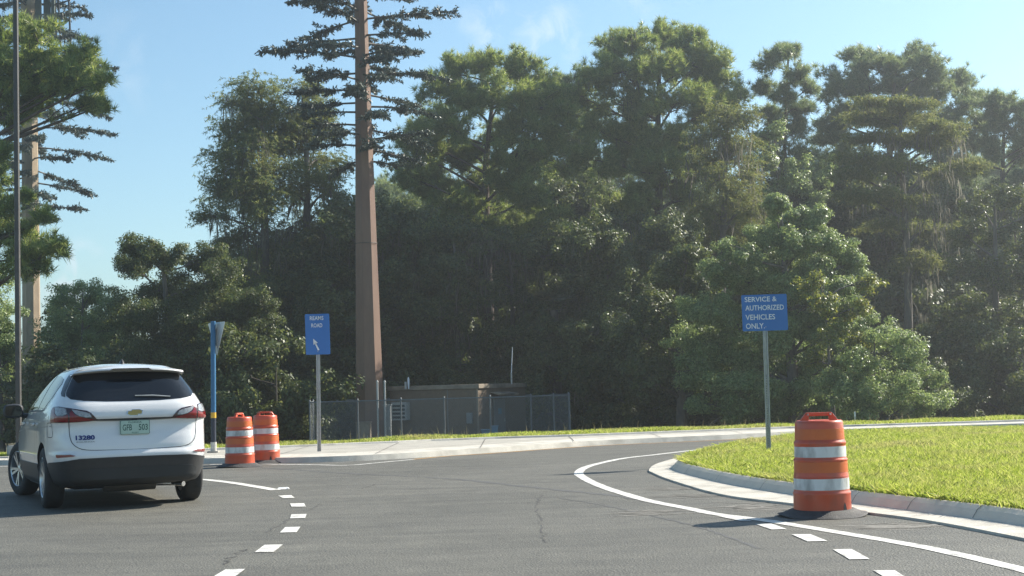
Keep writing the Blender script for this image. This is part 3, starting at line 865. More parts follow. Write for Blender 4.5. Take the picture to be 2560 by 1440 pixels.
if True:
    # --- left: cypresses beside the tower
    tree('cypress', 'cypress_tree', 'tall dark cypress at the left edge of the wood, its open crown against the sky', 'tree', 662, 66,
         [(640, 222, 62, 30), (600, 262, 55, 30), (690, 270, 60, 34), (585, 320, 52, 30), (650, 350, 80, 40), (560, 385, 45, 30), (610, 430, 75, 38), (700, 420, 60, 45), (545, 475, 45, 26), (600, 510, 80, 36), (530, 540, 40, 24), (660, 520, 70, 50), (590, 590, 75, 40), (660, 610, 70, 50), (600, 680, 70, 50), (670, 710, 70, 60), (640, 800, 70, 60), (555, 640, 55, 40), (640, 290, 60, 36), (620, 370, 70, 40), (690, 340, 60, 40), (570, 450, 60, 36), (650, 470, 70, 40)],
         trunk=[(662, 700), (660, 450), (652, 215)], r0=0.30, leaf='cypress_dark', bark='grey_bark', dens=0.78, seed=3, moss=0.16, mossln=1.2, moss_px=[(600, 740, 560, 700, 30)])
    tree('cypress', 'cypress_tree', 'tall olive cypress with moss just left of the nearer tower trunk', 'tree', 760, 68,
         [(755, 222, 50, 30), (790, 262, 42, 30), (730, 290, 50, 34), (800, 330, 55, 38), (740, 370, 60, 40), (820, 400, 50, 40), (760, 450, 70, 45), (840, 470, 45, 45), (790, 530, 70, 50), (730, 580, 60, 45), (830, 590, 55, 60), (770, 660, 75, 60), (840, 700, 50, 60), (760, 770, 70, 60), (700, 330, 50, 36), (770, 310, 55, 36), (700, 480, 60, 40), (860, 560, 45, 45), (850, 640, 45, 45)],
         trunk=[(762, 700), (768, 450), (757, 210)], r0=0.30, leaf='cypress', bark='grey_bark', dens=0.72, seed=5, moss=0.25, mossln=1.4, moss_px=[(720, 850, 540, 720, 45)])
    tree('broad', 'oak_tree', 'dark broad oak low on the left behind the white car', 'tree', 450, 58,
         [(345, 610, 50, 32), (330, 660, 60, 45), (420, 640, 65, 40), (500, 650, 65, 42), (380, 730, 85, 60), (480, 730, 90, 60), (560, 690, 70, 55), (330, 790, 80, 60), (440, 820, 100, 65), (560, 790, 85, 70), (620, 760, 50, 60), (400, 900, 110, 60), (520, 900, 100, 60)],
         r0=0.26, leaf='oak', bark='grey_bark', dens=1.5, seed=8, leaf_size=0.095, sub=11)
    tree('broad', 'oak_tree', 'mossy oak behind the yield sign with sunlit leaf tips', 'tree', 600, 58,
         [(640, 760, 60, 45), (590, 800, 55, 45), (660, 820, 50, 50), (600, 870, 60, 45), (560, 920, 70, 50)],
         r0=0.16, leaf='oak', bark='grey_bark', dens=1.4, leaf_size=0.09, seed=9, moss=0.25, mossln=1.0)
    tree('broad', 'wax_myrtle', 'bushy olive green shrub between the far tower and the dark oak', 'shrub', 200, 62,
         [(160, 740, 50, 38), (230, 730, 55, 35), (285, 760, 45, 45), (190, 800, 70, 55), (270, 830, 70, 55), (140, 850, 60, 60), (210, 910, 90, 55), (300, 920, 70, 60)],
         r0=0.14, leaf='camphor', bark='grey_bark', dens=1.3, leaf_size=0.09, seed=12)
    tree('broad', 'wax_myrtle', 'sunlit shrub at the left photo edge behind the lamp post', 'shrub', 5, 56,
         [(0, 700, 40, 45), (-40, 760, 60, 60), (15, 790, 40, 60), (-20, 860, 60, 60), (20, 900, 40, 60), (-60, 930, 70, 60)],
         r0=0.12, leaf='camphor', bark='grey_bark', dens=1.3, leaf_size=0.09, seed=13)
    # --- left: the near pine in front of the far tower
    tree('pine', 'pine_tree', 'near pine at the left photo edge reaching a long limb past the far tower', 'tree', -55, 50,
         [(20, 95, 70, 38), (95, 105, 55, 45), (130, 165, 40, 40), (60, 170, 60, 45), (10, 190, 50, 50), (110, 230, 45, 45), (55, 250, 50, 38), (-60, 120, 60, 50), (-80, 220, 70, 60),
          (200, 140, 40, 32), (225, 185, 38, 34), (255, 205, 22, 26), (190, 205, 40, 34), (262, 262, 16, 18), (228, 258, 20, 14), (160, 200, 30, 30), (40, 300, 40, 25),
          (60, 580, 45, 28), (110, 620, 36, 30), (40, 650, 40, 36), (95, 670, 34, 28), (155, 625, 18, 16), (10, 600, 30, 40), (5, 380, 24, 20), (-15, 450, 30, 26), (10, 520, 26, 22), (120, 545, 18, 14), (70, 500, 16, 12)],
         trunk=[(-50, 700), (-35, 420), (-15, 260), (10, 110)], r0=0.24, leaf='pine', dens=0.56, seed=21, limb_r=0.055, leaf_size=0.29)
    # --- centre: pines
    tree('pine', 'pine_tree', 'round topped pine directly right of the nearer tower', 'tree', 1225, 70,
         [(1130, 185, 60, 34), (1210, 160, 50, 28), (1275, 165, 65, 32), (1350, 200, 50, 36), (1100, 245, 60, 40), (1180, 240, 65, 40), (1270, 240, 70, 45), (1370, 260, 65, 42), (1065, 310, 55, 42), (1140, 320, 60, 42), (1330, 330, 75, 45), (1420, 310, 45, 45), (1040, 385, 55, 42), (1110, 400, 60, 40), (1290, 390, 60, 40), (1380, 400, 70, 45), (1060, 470, 60, 45), (1010, 440, 40, 40), (1330, 470, 70, 40), (1120, 520, 60, 40), (1230, 470, 60, 40), (1190, 560, 70, 45), (1290, 560, 70, 45), (1090, 600, 60, 45), (1350, 560, 60, 45), (1180, 395, 50, 34), (1255, 335, 45, 32), (1165, 455, 55, 36), (1275, 455, 50, 36), (1020, 360, 45, 40)],
         trunk=[(1222, 760), (1214, 480), (1222, 330), (1245, 175)], r0=0.30, leaf='pine', dens=1.0, seed=31, limb_r=0.055)
    tree('pine', 'pine_tree', 'tallest broad pine in the middle of the wood with a wide yellow green crown', 'tree', 1648, 70,
         [(1530, 120, 45, 28), (1590, 110, 50, 30), (1650, 92, 55, 28), (1720, 110, 55, 30), (1775, 140, 45, 34), (1490, 180, 55, 40), (1560, 180, 60, 40), (1640, 170, 70, 42), (1720, 185, 65, 42), (1800, 200, 50, 42), (1470, 250, 55, 40), (1540, 260, 65, 42), (1690, 260, 75, 45), (1780, 270, 60, 45), (1840, 250, 35, 45), (1500, 330, 60, 40), (1590, 340, 70, 42), (1730, 350, 70, 40), (1480, 400, 60, 38), (1560, 420, 65, 40), (1660, 430, 65, 38), (1740, 430, 60, 35), (1620, 500, 60, 36), (1700, 500, 50, 36), (1540, 500, 60, 40), (1580, 580, 70, 42), (1690, 580, 70, 42), (1640, 400, 50, 36), (1510, 580, 60, 42), (1740, 620, 60, 42), (1610, 300, 50, 36), (1680, 340, 50, 36), (1560, 370, 50, 36)],
         trunk=[(1650, 800), (1648, 560), (1645, 330), (1650, 110)], r0=0.36, leaf='pine', dens=1.0, seed=32, limb_r=0.08, moss=0.12, mossln=1.0, moss_px=[(1480, 1760, 420, 640, 30)])
    tree('pine', 'pine_tree', 'darker pine filling the dip between the two round crowned pines', 'tree', 1430, 78,
         [(1430, 215, 50, 36), (1390, 270, 50, 45), (1450, 290, 60, 45), (1410, 350, 65, 45), (1460, 370, 60, 45), (1390, 430, 70, 45), (1450, 460, 75, 45), (1400, 520, 75, 45), (1480, 540, 75, 45)],
         r0=0.26, leaf='pine_blue', dens=0.9, seed=33)
    tree('cypress', 'cypress_tree', 'brownish moss hung cypress at the right shoulder of the tallest pine', 'tree', 1800, 64,
         [(1830, 285, 60, 26), (1790, 330, 65, 28), (1860, 350, 50, 28), (1800, 390, 75, 30), (1870, 420, 45, 30), (1790, 450, 70, 30), (1850, 480, 60, 32), (1760, 520, 60, 36), (1840, 550, 55, 34), (1880, 520, 30, 30), (1790, 600, 60, 36)],
         trunk=[(1805, 700), (1812, 480), (1820, 280)], r0=0.24, leaf='cypress', bark='grey_bark', dens=0.95, seed=35, moss=0.12, mossln=0.9, moss_px=[(1720, 1900, 320, 640, 46)])
    tree('pine', 'pine_tree', 'slim sparse pine standing alone in the gap left of the big right pine', 'tree', 1968, 72,
         [(1955, 140, 24, 20), (1975, 128, 20, 16), (1915, 165, 26, 24), (1995, 190, 26, 22), (2025, 215, 18, 22), (1905, 220, 22, 18), (1950, 235, 30, 24), (2005, 270, 28, 22), (1930, 300, 40, 26), (1990, 330, 40, 30), (1940, 380, 45, 34), (2010, 400, 35, 34), (1960, 450, 55, 40)],
         trunk=[(1965, 600), (1962, 350), (1972, 122)], r0=0.2, leaf='pine_blue', dens=0.7, seed=36, limb_r=0.045)
    tree('broad', 'oak_tree', 'leafy vine covered tree under the slim sparse pine', 'tree', 1985, 70,
         [(1920, 330, 40, 36), (1900, 410, 45, 50), (1990, 450, 60, 50), (1930, 500, 60, 50), (2040, 520, 50, 60), (2060, 430, 40, 50), (1970, 570, 80, 50)],
         r0=0.2, leaf='camphor', bark='grey_bark', dens=0.85, seed=37)
    # --- right: big pine with the layered cypress before it
    tree('pine', 'pine_tree', 'wide dark dome shaped pine standing at the right behind the layered cypress', 'tree', 2230, 76,
         [(2135, 165, 50, 32), (2200, 165, 55, 32), (2265, 148, 55, 28), (2330, 170, 50, 32), (2090, 215, 50, 40), (2160, 225, 60, 40), (2240, 215, 65, 42), (2330, 230, 60, 42), (2400, 215, 36, 36), (2430, 250, 28, 40), (2070, 290, 45, 42), (2140, 300, 60, 40), (2400, 300, 55, 45), (2080, 360, 50, 40), (2430, 350, 40, 45), (2370, 370, 60, 42), (2120, 390, 60, 40), (2200, 300, 60, 36), (2300, 290, 60, 36), (2060, 430, 50, 40), (2420, 430, 45, 40), (2110, 470, 60, 40), (2170, 560, 60, 45)],
         trunk=[(2232, 700), (2225, 380), (2240, 165)], r0=0.33, leaf='pine_blue', dens=1.0, seed=41, limb_r=0.07)
    tree('cypress', 'cypress_tree', 'olive cypress with flat layered branches and long hanging moss on the right', 'tree', 2268, 62,
         [(2210, 250, 75, 18), (2290, 262, 70, 18), (2180, 285, 70, 20), (2260, 300, 95, 20), (2340, 315, 65, 20), (2200, 345, 100, 24), (2300, 350, 90, 24), (2370, 340, 40, 22), (2150, 390, 70, 24), (2240, 400, 85, 26), (2120, 430, 50, 22), (2410, 410, 50, 24), (2360, 440, 55, 22), (2160, 480, 70, 30), (2250, 500, 60, 30), (2350, 570, 45, 24), (2290, 570, 50, 26), (2200, 560, 50, 30), (2300, 650, 45, 40)],
         trunk=[(2272, 900), (2268, 640), (2255, 420), (2250, 262)], r0=0.26, leaf='cypress', bark='grey_bark', dens=1.15, seed=42, flat=0.5, moss=0.08, mossln=0.95, moss_px=[(2120, 2420, 300, 560, 44), (2240, 2400, 420, 640, 34), (2250, 2340, 620, 800, 22)])
    tree('pine', 'pine_tree', 'flat topped pine at the right photo edge with its bare trunk showing', 'tree', 2508, 74,
         [(2480, 265, 45, 24), (2540, 268, 50, 26), (2600, 280, 55, 30), (2470, 310, 40, 30), (2530, 320, 55, 34), (2600, 340, 50, 36), (2480, 370, 34, 24), (2560, 390, 50, 34), (2640, 330, 50, 40), (2450, 420, 30, 20), (2570, 450, 45, 26)],
         trunk=[(2505, 700), (2506, 450), (2512, 260)], r0=0.25, leaf='pine_blue', dens=0.9, seed=43)
    tree('broad', 'oak_tree', 'sun dappled broadleaf tree at the right photo edge below the flat topped pine', 'tree', 2490, 60,
         [(2450, 520, 50, 40), (2520, 500, 45, 36), (2580, 530, 50, 45), (2420, 590, 45, 45), (2490, 590, 60, 48), (2570, 620, 60, 50), (2430, 680, 60, 50), (2520, 690, 70, 52), (2610, 700, 60, 60), (2400, 760, 60, 50), (2480, 790, 75, 55), (2570, 800, 70, 60), (2420, 870, 75, 60), (2520, 900, 85, 65), (2450, 980, 90, 50), (2600, 960, 80, 60)],
         r0=0.24, leaf='oak', bark='grey_bark', dens=0.72, seed=45, leaf_size=0.12)
    tree('broad', 'camphor_tree', 'large sunlit grey green rounded tree behind the service sign', 'tree', 1990, 50,
         [(1945, 515, 26, 26), (1975, 550, 44, 36), (2035, 545, 30, 30), (1905, 590, 48, 34), (1990, 610, 55, 40), (2060, 600, 48, 38), (1840, 635, 50, 34), (1930, 660, 60, 42), (2030, 670, 60, 42), (2110, 650, 48, 40), (1790, 690, 55, 40), (1870, 710, 60, 44), (1970, 740, 65, 46), (2070, 740, 60, 46), (2150, 720, 42, 42), (1760, 770, 60, 46), (1850, 800, 70, 50), (2130, 800, 55, 50), (2030, 820, 65, 50), (1930, 830, 70, 50), (1800, 870, 80, 55), (1890, 900, 80, 55), (1990, 910, 80, 55), (2080, 900, 70, 55), (1850, 970, 90, 50), (1960, 985, 90, 48), (2050, 985, 80, 48), (1790, 1015, 70, 36), (1890, 1022, 75, 34), (1990, 1022, 75, 34), (2090, 1018, 75, 36), (1730, 930, 60, 46), (1740, 850, 60, 46)],
         r0=0.26, leaf='camphor', bark='grey_bark', dens=2.0, seed=46, leaf_size=0.095, sub=14)
    tree('broad', 'sumac_bush', 'yellow green leafy bush right of the service sign panel', 'shrub', 2085, 47.5,
         [(2010, 720, 24, 26), (2045, 700, 18, 26), (2060, 760, 36, 34), (2110, 790, 40, 34), (2175, 710, 30, 22), (2150, 770, 30, 26), (2080, 840, 45, 36), (2140, 850, 40, 34), (2050, 900, 50, 36)],
         r0=0.08, leaf='vine', bark='grey_bark', dens=0.45, seed=47, leaf_size=0.11)
    tree('broad', 'wax_myrtle', 'pale flecked shrub low behind the orange drum on the right', 'shrub', 2180, 47,
         [(2190, 840, 55, 40), (2250, 860, 55, 42), (2300, 900, 50, 42), (2150, 910, 60, 42), (2230, 930, 60, 42), (2120, 980, 60, 40), (2200, 1000, 70, 36), (2290, 980, 55, 46), (2080, 960, 45, 40), (2180, 960, 50, 40), (2160, 1022, 60, 30), (2260, 1020, 60, 32), (2340, 1000, 50, 40), (2330, 940, 40, 36)],
         r0=0.1, leaf='camphor', bark='grey_bark', dens=1.3, seed=48, leaf_size=0.085)
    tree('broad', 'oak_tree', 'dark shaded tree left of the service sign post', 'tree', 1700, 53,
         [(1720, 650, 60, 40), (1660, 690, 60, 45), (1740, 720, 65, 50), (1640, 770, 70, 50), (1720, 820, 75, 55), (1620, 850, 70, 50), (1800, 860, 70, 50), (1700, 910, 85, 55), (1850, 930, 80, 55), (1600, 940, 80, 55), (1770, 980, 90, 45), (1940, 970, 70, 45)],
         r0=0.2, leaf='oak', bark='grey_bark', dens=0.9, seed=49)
    # --- shaded understory in the middle, each with its own crown
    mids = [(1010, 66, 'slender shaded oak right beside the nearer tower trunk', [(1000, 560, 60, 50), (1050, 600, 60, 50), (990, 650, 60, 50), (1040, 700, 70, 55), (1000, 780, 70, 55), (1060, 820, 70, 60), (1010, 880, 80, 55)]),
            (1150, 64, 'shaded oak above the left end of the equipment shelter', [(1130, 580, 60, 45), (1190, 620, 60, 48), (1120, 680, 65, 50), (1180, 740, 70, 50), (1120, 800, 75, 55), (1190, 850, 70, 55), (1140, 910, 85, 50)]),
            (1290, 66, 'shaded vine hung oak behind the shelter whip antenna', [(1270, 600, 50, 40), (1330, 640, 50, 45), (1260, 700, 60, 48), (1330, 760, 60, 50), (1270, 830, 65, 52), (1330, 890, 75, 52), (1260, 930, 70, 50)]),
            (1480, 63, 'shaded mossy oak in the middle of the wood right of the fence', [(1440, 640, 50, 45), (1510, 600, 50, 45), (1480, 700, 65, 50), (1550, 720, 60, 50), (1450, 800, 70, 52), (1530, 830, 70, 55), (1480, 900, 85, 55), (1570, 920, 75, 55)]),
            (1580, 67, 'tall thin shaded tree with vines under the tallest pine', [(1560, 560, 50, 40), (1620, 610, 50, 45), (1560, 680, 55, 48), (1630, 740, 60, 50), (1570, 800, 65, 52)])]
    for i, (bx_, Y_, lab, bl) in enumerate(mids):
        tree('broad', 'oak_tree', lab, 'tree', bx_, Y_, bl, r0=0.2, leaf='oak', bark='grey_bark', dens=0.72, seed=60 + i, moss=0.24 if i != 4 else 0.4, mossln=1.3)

# --- back rows: copies of three kinds, each with its own trunk and crown
def copy_tree(src, loc, rz, s, label, group):
    c = src.copy(); COL.objects.link(c)
    c.location = loc; c.rotation_euler = (0, 0, rz); c.scale = (s, s, s)
    c['label'] = label; c['group'] = group
    for ch in list(src.children):
        d = ch.copy(); COL.objects.link(d); d.parent = c
    return c
def proto(kind, name, cat, Y, seed, leaf, h, w, dens, moss=0, low=0.15, bark='bark', nb=16, size=None):
    g = np.random.default_rng(seed)
    sc = ppm(Y); hz = 970 + 0.028 * 400
    bl = []
    for k in range(nb):
        t = (k + .5) / nb
        zz = h * (low + (1 - low) * t)
        rw = w * (1 - abs(t - .45) * 1.2) * .5
        px = 1280 + g.uniform(-1, 1) * rw * sc
        bl.append((px, HZ + (1.25 + .9 - zz) * sc, w * .22 * sc, w * .16 * sc))
    return tree(kind, name, 'x', cat, 1280, Y, bl, r0=h * .016, leaf=leaf, dens=dens, seed=seed, moss=moss, bark=bark, leaf_size=size, depth=1.0)
BACK = 'trees of the back rows of the wood'
pa = proto('pine', 'pine_tree', 'tree', 92, 201, 'pine_blue', 15.5, 7, 0.75, 0, 0.45)
pb = proto('broad', 'oak_tree', 'tree', 90, 202, 'oak', 10.5, 8.5, 0.75, 0.15, 0.05, 'grey_bark', 18, 0.17)
pc = proto('cypress', 'cypress_tree', 'tree', 92, 203, 'cypress_dark', 14, 6, 0.8, 0.2, 0.25, 'grey_bark', 18, 0.2)
pd = proto('broad', 'undergrowth_shrub', 'shrub', 60, 204, 'oak', 3.4, 4.4, 0.8, 0, 0.02, 'grey_bark', 13, 0.13)
g = np.random.default_rng(77)
lab_back = {'pine_tree': 'tall pine in the back rows of the wood, mostly hidden behind nearer trees',
            'oak_tree': 'dark oak in the back rows of the wood, glimpsed between nearer trunks',
            'cypress_tree': 'dark cypress in the back rows of the wood, glimpsed between nearer trunks'}
used = set()
def place(src, px, Y, s, lab, grp):
    x = at(px, 1000, Y)[0]
    z = float(ground_h(np.array([x]), np.array([Y]))[0])
    rz = float(g.uniform(0, 6.28))
    if src.name not in used:
        used.add(src.name); src.location = (x, Y, z); src.rotation_euler = (0, 0, rz); src.scale = (s, s, s); src['label'] = lab; src['group'] = grp
        return src
    return copy_tree(src, (x, Y, z), rz, s, lab, grp)
for i, px in enumerate(range(940, 2900, 95)):
    place(pb, px + g.uniform(-30, 30), 84 + g.uniform(-5, 8), g.uniform(.75, 1.1), lab_back['oak_tree'], BACK)
for i, px in enumerate((1000, 1180, 1330, 1520, 1720, 1900, 2100, 2330, 2480, 2700)):
    place(pa, px + g.uniform(-20, 20), 94 + g.uniform(-4, 6), (0.92, 0.98, 0.95, 1.0, 1.0, .88, .95, .98, .9, 1.0)[i], lab_back['pine_tree'], BACK)
for i, px in enumerate((880, 1090, 1430, 1620, 1830, 2040, 2200, 2420)):
    place(pc, px + g.uniform(-20, 20), 88 + g.uniform(-4, 6), g.uniform(.7, .85), lab_back['cypress_tree'], BACK)
for px in (-60, 60, 200, 330, 460, 580, 690, 800):
    place(pb, px + g.uniform(-20, 20), 80 + g.uniform(-5, 6), g.uniform(.38, .5), lab_back['oak_tree'], BACK)
for i, px in enumerate(range(960, 2700, 120)):
    place(pa, px + g.uniform(-30, 30), 104 + g.uniform(-4, 6), g.uniform(.95, 1.12), lab_back['pine_tree'], BACK)
for i, px in enumerate(range(900, 2700, 130)):
    place(pb, px + g.uniform(-30, 30), 76 + g.uniform(-3, 3), g.uniform(.95, 1.2), lab_back['oak_tree'], BACK)
for px in (540, 620, 700, 780, 850):
    place(pb, px, 74 + g.uniform(-2, 3), g.uniform(.72, .9), lab_back['oak_tree'], BACK)
for px, Y in ((-260, 66), (-420, 60), (-600, 64), (-820, 58), (-1050, 60), (-1350, 56)):  # unseen oaks added so the car windows reflect dark trees
    place(pb, px, Y, g.uniform(.42, .58), 'unseen dark oak left of the road, added for the car to reflect', 'unseen oaks added for reflections')
for px, Y, s_ in ((1530, 59.5, .78), (1640, 61, .8), (1450, 64, .8), (880, 66, .95), (965, 65, .9)):  # oaks added so their shade falls on the compound and understory
    place(pb, px, Y, s_, lab_back['oak_tree'], BACK)
UG = 'undergrowth shrubs at the foot of the wood'
for px in range(-80, 2750, 78):
    Y = 58 + g.uniform(-3, 4)
    if 850 < px < 1420: Y = 63 + g.uniform(-1, 3)
    if -60 < px < 160: Y = 78 + g.uniform(-1, 3)
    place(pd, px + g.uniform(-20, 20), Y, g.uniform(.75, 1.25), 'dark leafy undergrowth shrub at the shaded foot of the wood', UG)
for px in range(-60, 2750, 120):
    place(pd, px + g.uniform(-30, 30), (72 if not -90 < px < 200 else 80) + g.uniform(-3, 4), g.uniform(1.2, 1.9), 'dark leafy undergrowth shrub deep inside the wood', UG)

# --- cabbage palms in the shade
def palm(px, py, Y, seed, label):
    g = np.random.default_rng(seed)
    top = at(px, py, Y); x = top[0]
    zb = float(ground_h(np.array([x]), np.array([Y]))[0])
    org = np.array([x, Y, zb])
    root = tag(empty('palm_tree', org), label, 'palm tree')
    T = Tubes(); T.add(bend(org - UP * .1, top, g, 7, 0, .02), np.linspace(.22, .17, 7), 9); T.build('trunk', M['grey_bark'], root, org)
    V = []
    for k in range(30):
        a = g.uniform(0, 6.28); el = g.uniform(-1.2, 1.1)
        d = np.array([math.cos(a) * math.cos(el), math.sin(a) * math.cos(el), math.sin(el)])
        L = g.uniform(.6, 1.0); hub = top + d * L
        side = unit(np.cross(d, UP)); nrm = np.cross(side, d)
        u0 = side * .012
        V += [top - u0, top + u0, hub]
        for q in np.linspace(-1.35, 1.35, 17):
            dd = unit(d * math.cos(q) + side * math.sin(q) + nrm * .15 * abs(q)); ll = g.uniform(.75, 1.0) * .95
            tip = hub + dd * ll - UP * .25 * ll
            w = np.cross(dd, nrm) * .028
            V += [hub + dd * .1 - w, hub + dd * .1 + w, tip]
    tri_soup('fronds', np.array(V) - org, root, M['palm'], 3)
palm(1385, 775, 61, 1, 'shaded cabbage palm with drooping fan fronds right of the whip antenna')

# ================================================================== TOWERS DISGUISED AS PINES
def monopine(px_bot, px_top, Y, r_bot, r_top, H, y_lo, y_hi, seed, label, mat, nbr, Lmax, frame=False):
    g = np.random.default_rng(seed)
    b = at(px_bot, 1000, Y); t = at(px_top, 0, Y)
    zb = float(ground_h(np.array([b[0]]), np.array([Y]))[0])
    org = np.array([b[0], Y, zb])
    root = tag(empty('tree_tower', org), label, 'phone mast', 'phone masts disguised as pines')
    sl = (t - b); sl = sl / sl[2]; sl[2] = 0.0
    def ax(z): return np.array([b[0], Y, z]) + sl * (z - b[2])
    n = 16; zs = np.linspace(zb - .1, H, 12)
    vs, fs = [], []
    mb = MB()
    rad = lambda z: r_bot + (r_top - r_bot) * min(1, max(0, (z - zb) / (16 - zb)))
    for z in zs:
        c = ax(z) - org
        for k in range(8):
            a = R(-102.5 + 45 * k)
            vs.append((c[0] + rad(z) * math.cos(a), c[1] + rad(z) * math.sin(a), c[2]))
    for i in range(len(zs) - 1):
        for k in range(8):
            fs.append((i * 8 + k, i * 8 + (k + 1) % 8, (i + 1) * 8 + (k + 1) % 8, (i + 1) * 8 + k))
    fs.append(tuple((len(zs) - 1) * 8 + k for k in range(8)))
    mb.add(vs, fs); mb.build('trunk', mat, root)
    # joint collars
    for zj in (H * .33, H * .62):
        c = ax(zj) - org; mbj = MB(); r = rad(zj)
        mbj.lathe([(r + .004, -.012), (r + .012, 0), (r + .004, .012)], 24)
        mbj.v = [(v[0] + c[0], v[1] + c[1], v[2] + c[2]) for v in mbj.v]
        mbj.build('collar', M['tower_rod'], root)
    rods = Tubes(); LV = []; count = 0
    zmin = at(px_bot, y_lo, Y)[2]; zmax = H - .3
    for k in range(nbr):
        z = zmin + (zmax - zmin) * (k + g.uniform(0, 1)) / nbr
        a = k * 2.4 + g.uniform(-.5, .5)
        u = (z - zmin) / (zmax - zmin)
        L = Lmax * g.uniform(.55, 1.05) * (.62 + .38 * min(1, u * 5)) * (1 - .35 * max(0, u - .55))
        if k == 0: L *= .5
        d = np.array([math.cos(a), math.sin(a), g.uniform(-.17, .13)])
        p0 = ax(z) + d * rad(z) * .8; p1 = p0 + d * L - UP * .06 * L
        rp = bend(p0, p1, g, 6, .025, .015)
        rods.add(rp, np.linspace(.045, .014, 6), 5)
        side = unit(np.cross(d, UP))
        twigs = [(rp[i], rp[min(i + 1, 5)]) for i in range(1, 5)]
        nt = int(6.0 * L)
        for q in range(nt):
            tt = g.uniform(.22, .97); i0 = int(tt * 5); f = tt * 5 - i0
            s0 = rp[i0] * (1 - f) + rp[min(i0 + 1, 5)] * f
            ln = (.65 * (1 - .6 * tt) + .12) * g.uniform(.6, 1.1)
            dd = unit(side * g.choice([-1, 1]) * g.uniform(.5, 1) + d * g.uniform(.4, .9) + UP * g.uniform(-.5, .32))
            rods.add(np.array([s0, s0 + dd * ln * .5, s0 + dd * ln - UP * .05]), [.012, .01, .006], 4)
            twigs.append((s0, s0 + dd * ln))
        for (s, e) in twigs:
            m = int(60 * np.linalg.norm(e - s)) + 12
            tt = g.uniform(0.05, 1.0, m)[:, None]
            C = s * (1 - tt) + e * tt + g.normal(0, .035, (m, 3))
            dirn = unit(unit(e - s)[None] * .5 + g.normal(0, .7, (m, 3)) + np.array([0, 0, -.25]))
            w = unit(np.cross(dirn, g.normal(0, 1, (m, 3)))) * .026
            l = .15 * g.uniform(.6, 1.2, (m, 1))
            LV.append(np.stack([C - w * .4, C + dirn * l * .55 - w, C + dirn * l, C + dirn * l * .55 + w, C + w * .4], 1).reshape(-1, 3))
    rods.build('branches', M['tower_rod'], root, org)
    tri_soup('fake_foliage', np.concatenate(LV) - org, root, M['fake_leaf'], 5)
    return root, ax, org
tower1, ax1, org1 = monopine(924, 902, 55, 0.585, 0.25, 21, 410, 0, 5, 'nearer brown mast disguised as a pine, behind the shelter', M['tower'], 66, 3.7)
tower2, ax2, org2 = monopine(80, 72, 72, 0.47, 0.40, 26, 545, 0, 6, 'farther tan mast disguised as a pine at the left photo edge', M['tower_tan'], 70, 4.3)
# antenna frame near the top of the farther mast
pf = [at(152, 118, 71.2), at(146, 0, 71.2), at(143, -60, 71.2)]; pg = [at(177, 124, 71.0), at(172, 0, 71.0), at(170, -60, 71.0)]
mbf = MB()
for P in (pf, pg):
    mbf.tube([p - org2 for p in P], [.05, .05, .05], 6)
P2 = [at(142, 124, 71.4), at(138, 0, 71.4), at(135, -60, 71.4)]
mbf.tube([p - org2 for p in P2], [.04, .04, .04], 6)
for ya, yb in ((58, 50), (98, 92), (8, 0)):
    mbf.tube([at(128, ya + 3, 71.6) - org2, at(150, ya, 71.2) - org2, at(176, yb, 71.0) - org2], [.04, .04, .04], 6)
    mbf.tube([ax2(at(128, ya, 72)[2]) - org2, at(128, ya + 3, 71.6) - org2], [.05, .05], 6)
mbf.build('antenna_frame', M['dark_steel'], tower2, smooth=True)
mbp = MB()
for px, w in ((118, .34), (133, .18), (96, .3)):
    c = at(px, 45, 71.3) - org2
    mbp.box(tuple(c), (w, .16, 2.2))
mbp.build('antenna_panels', M['fake_leaf'], tower2, bevel=.03)

# ================================================================== LAMP POST (left)
lp = gr(45, 1165, 0.1); lx = lp[0]; ly = 30.0
lb = at(47, 1100, ly); lt = at(39, 0, ly)
root = tag(empty('lamp_post', (lb[0], ly, 0.0)), 'tall dark slim square lamp post at the left edge behind the car', 'lamp post')
sl = (lt - lb) / (lt[2] - lb[2])
mb = MB(); H = 12.0
for (z0, z1, w0, w1) in ((0.35, H, .052, .045),):
    c0 = np.array([0, 0, z0]) + np.array([sl[0], sl[1], 0]) * (z0 - lb[2]); c1 = np.array([0, 0, z1]) + np.array([sl[0], sl[1], 0]) * (z1 - lb[2])
    vs = [(c[0] + sx * w, c[1] + sy * w, c[2]) for c, w in ((c0, w0), (c1, w1)) for sx, sy in ((-1, -1), (1, -1), (1, 1), (-1, 1))]
    mb.add(vs, [(0, 1, 5, 4), (1, 2, 6, 5), (2, 3, 7, 6), (3, 0, 4, 7), (4, 5, 6, 7), (3, 2, 1, 0)])
po = mb.build('pole', M['dark_steel'], root, bevel=.015)
c0 = np.array([sl[0], sl[1], 0]) * (0.1 - lb[2])
MB().lathe([(.24, -.25), (.24, .32), (.22, .35), (.0, .35)], 24).build('base', M['kerb_worn'], root, smooth=True).location = (c0[0], c0[1], 0)
c1 = np.array([sl[0], sl[1], 0]) * (H - lb[2])
MB().box((c1[0], c1[1] - .5, H + .02), (.06, 1.0, .06)).build('arm', M['dark_steel'], root)
lh = MB().box((c1[0], c1[1] - 1.2, H + .03), (.4, .6, .12)).build('lamp_head', M['dark_steel'], root, bevel=.03)

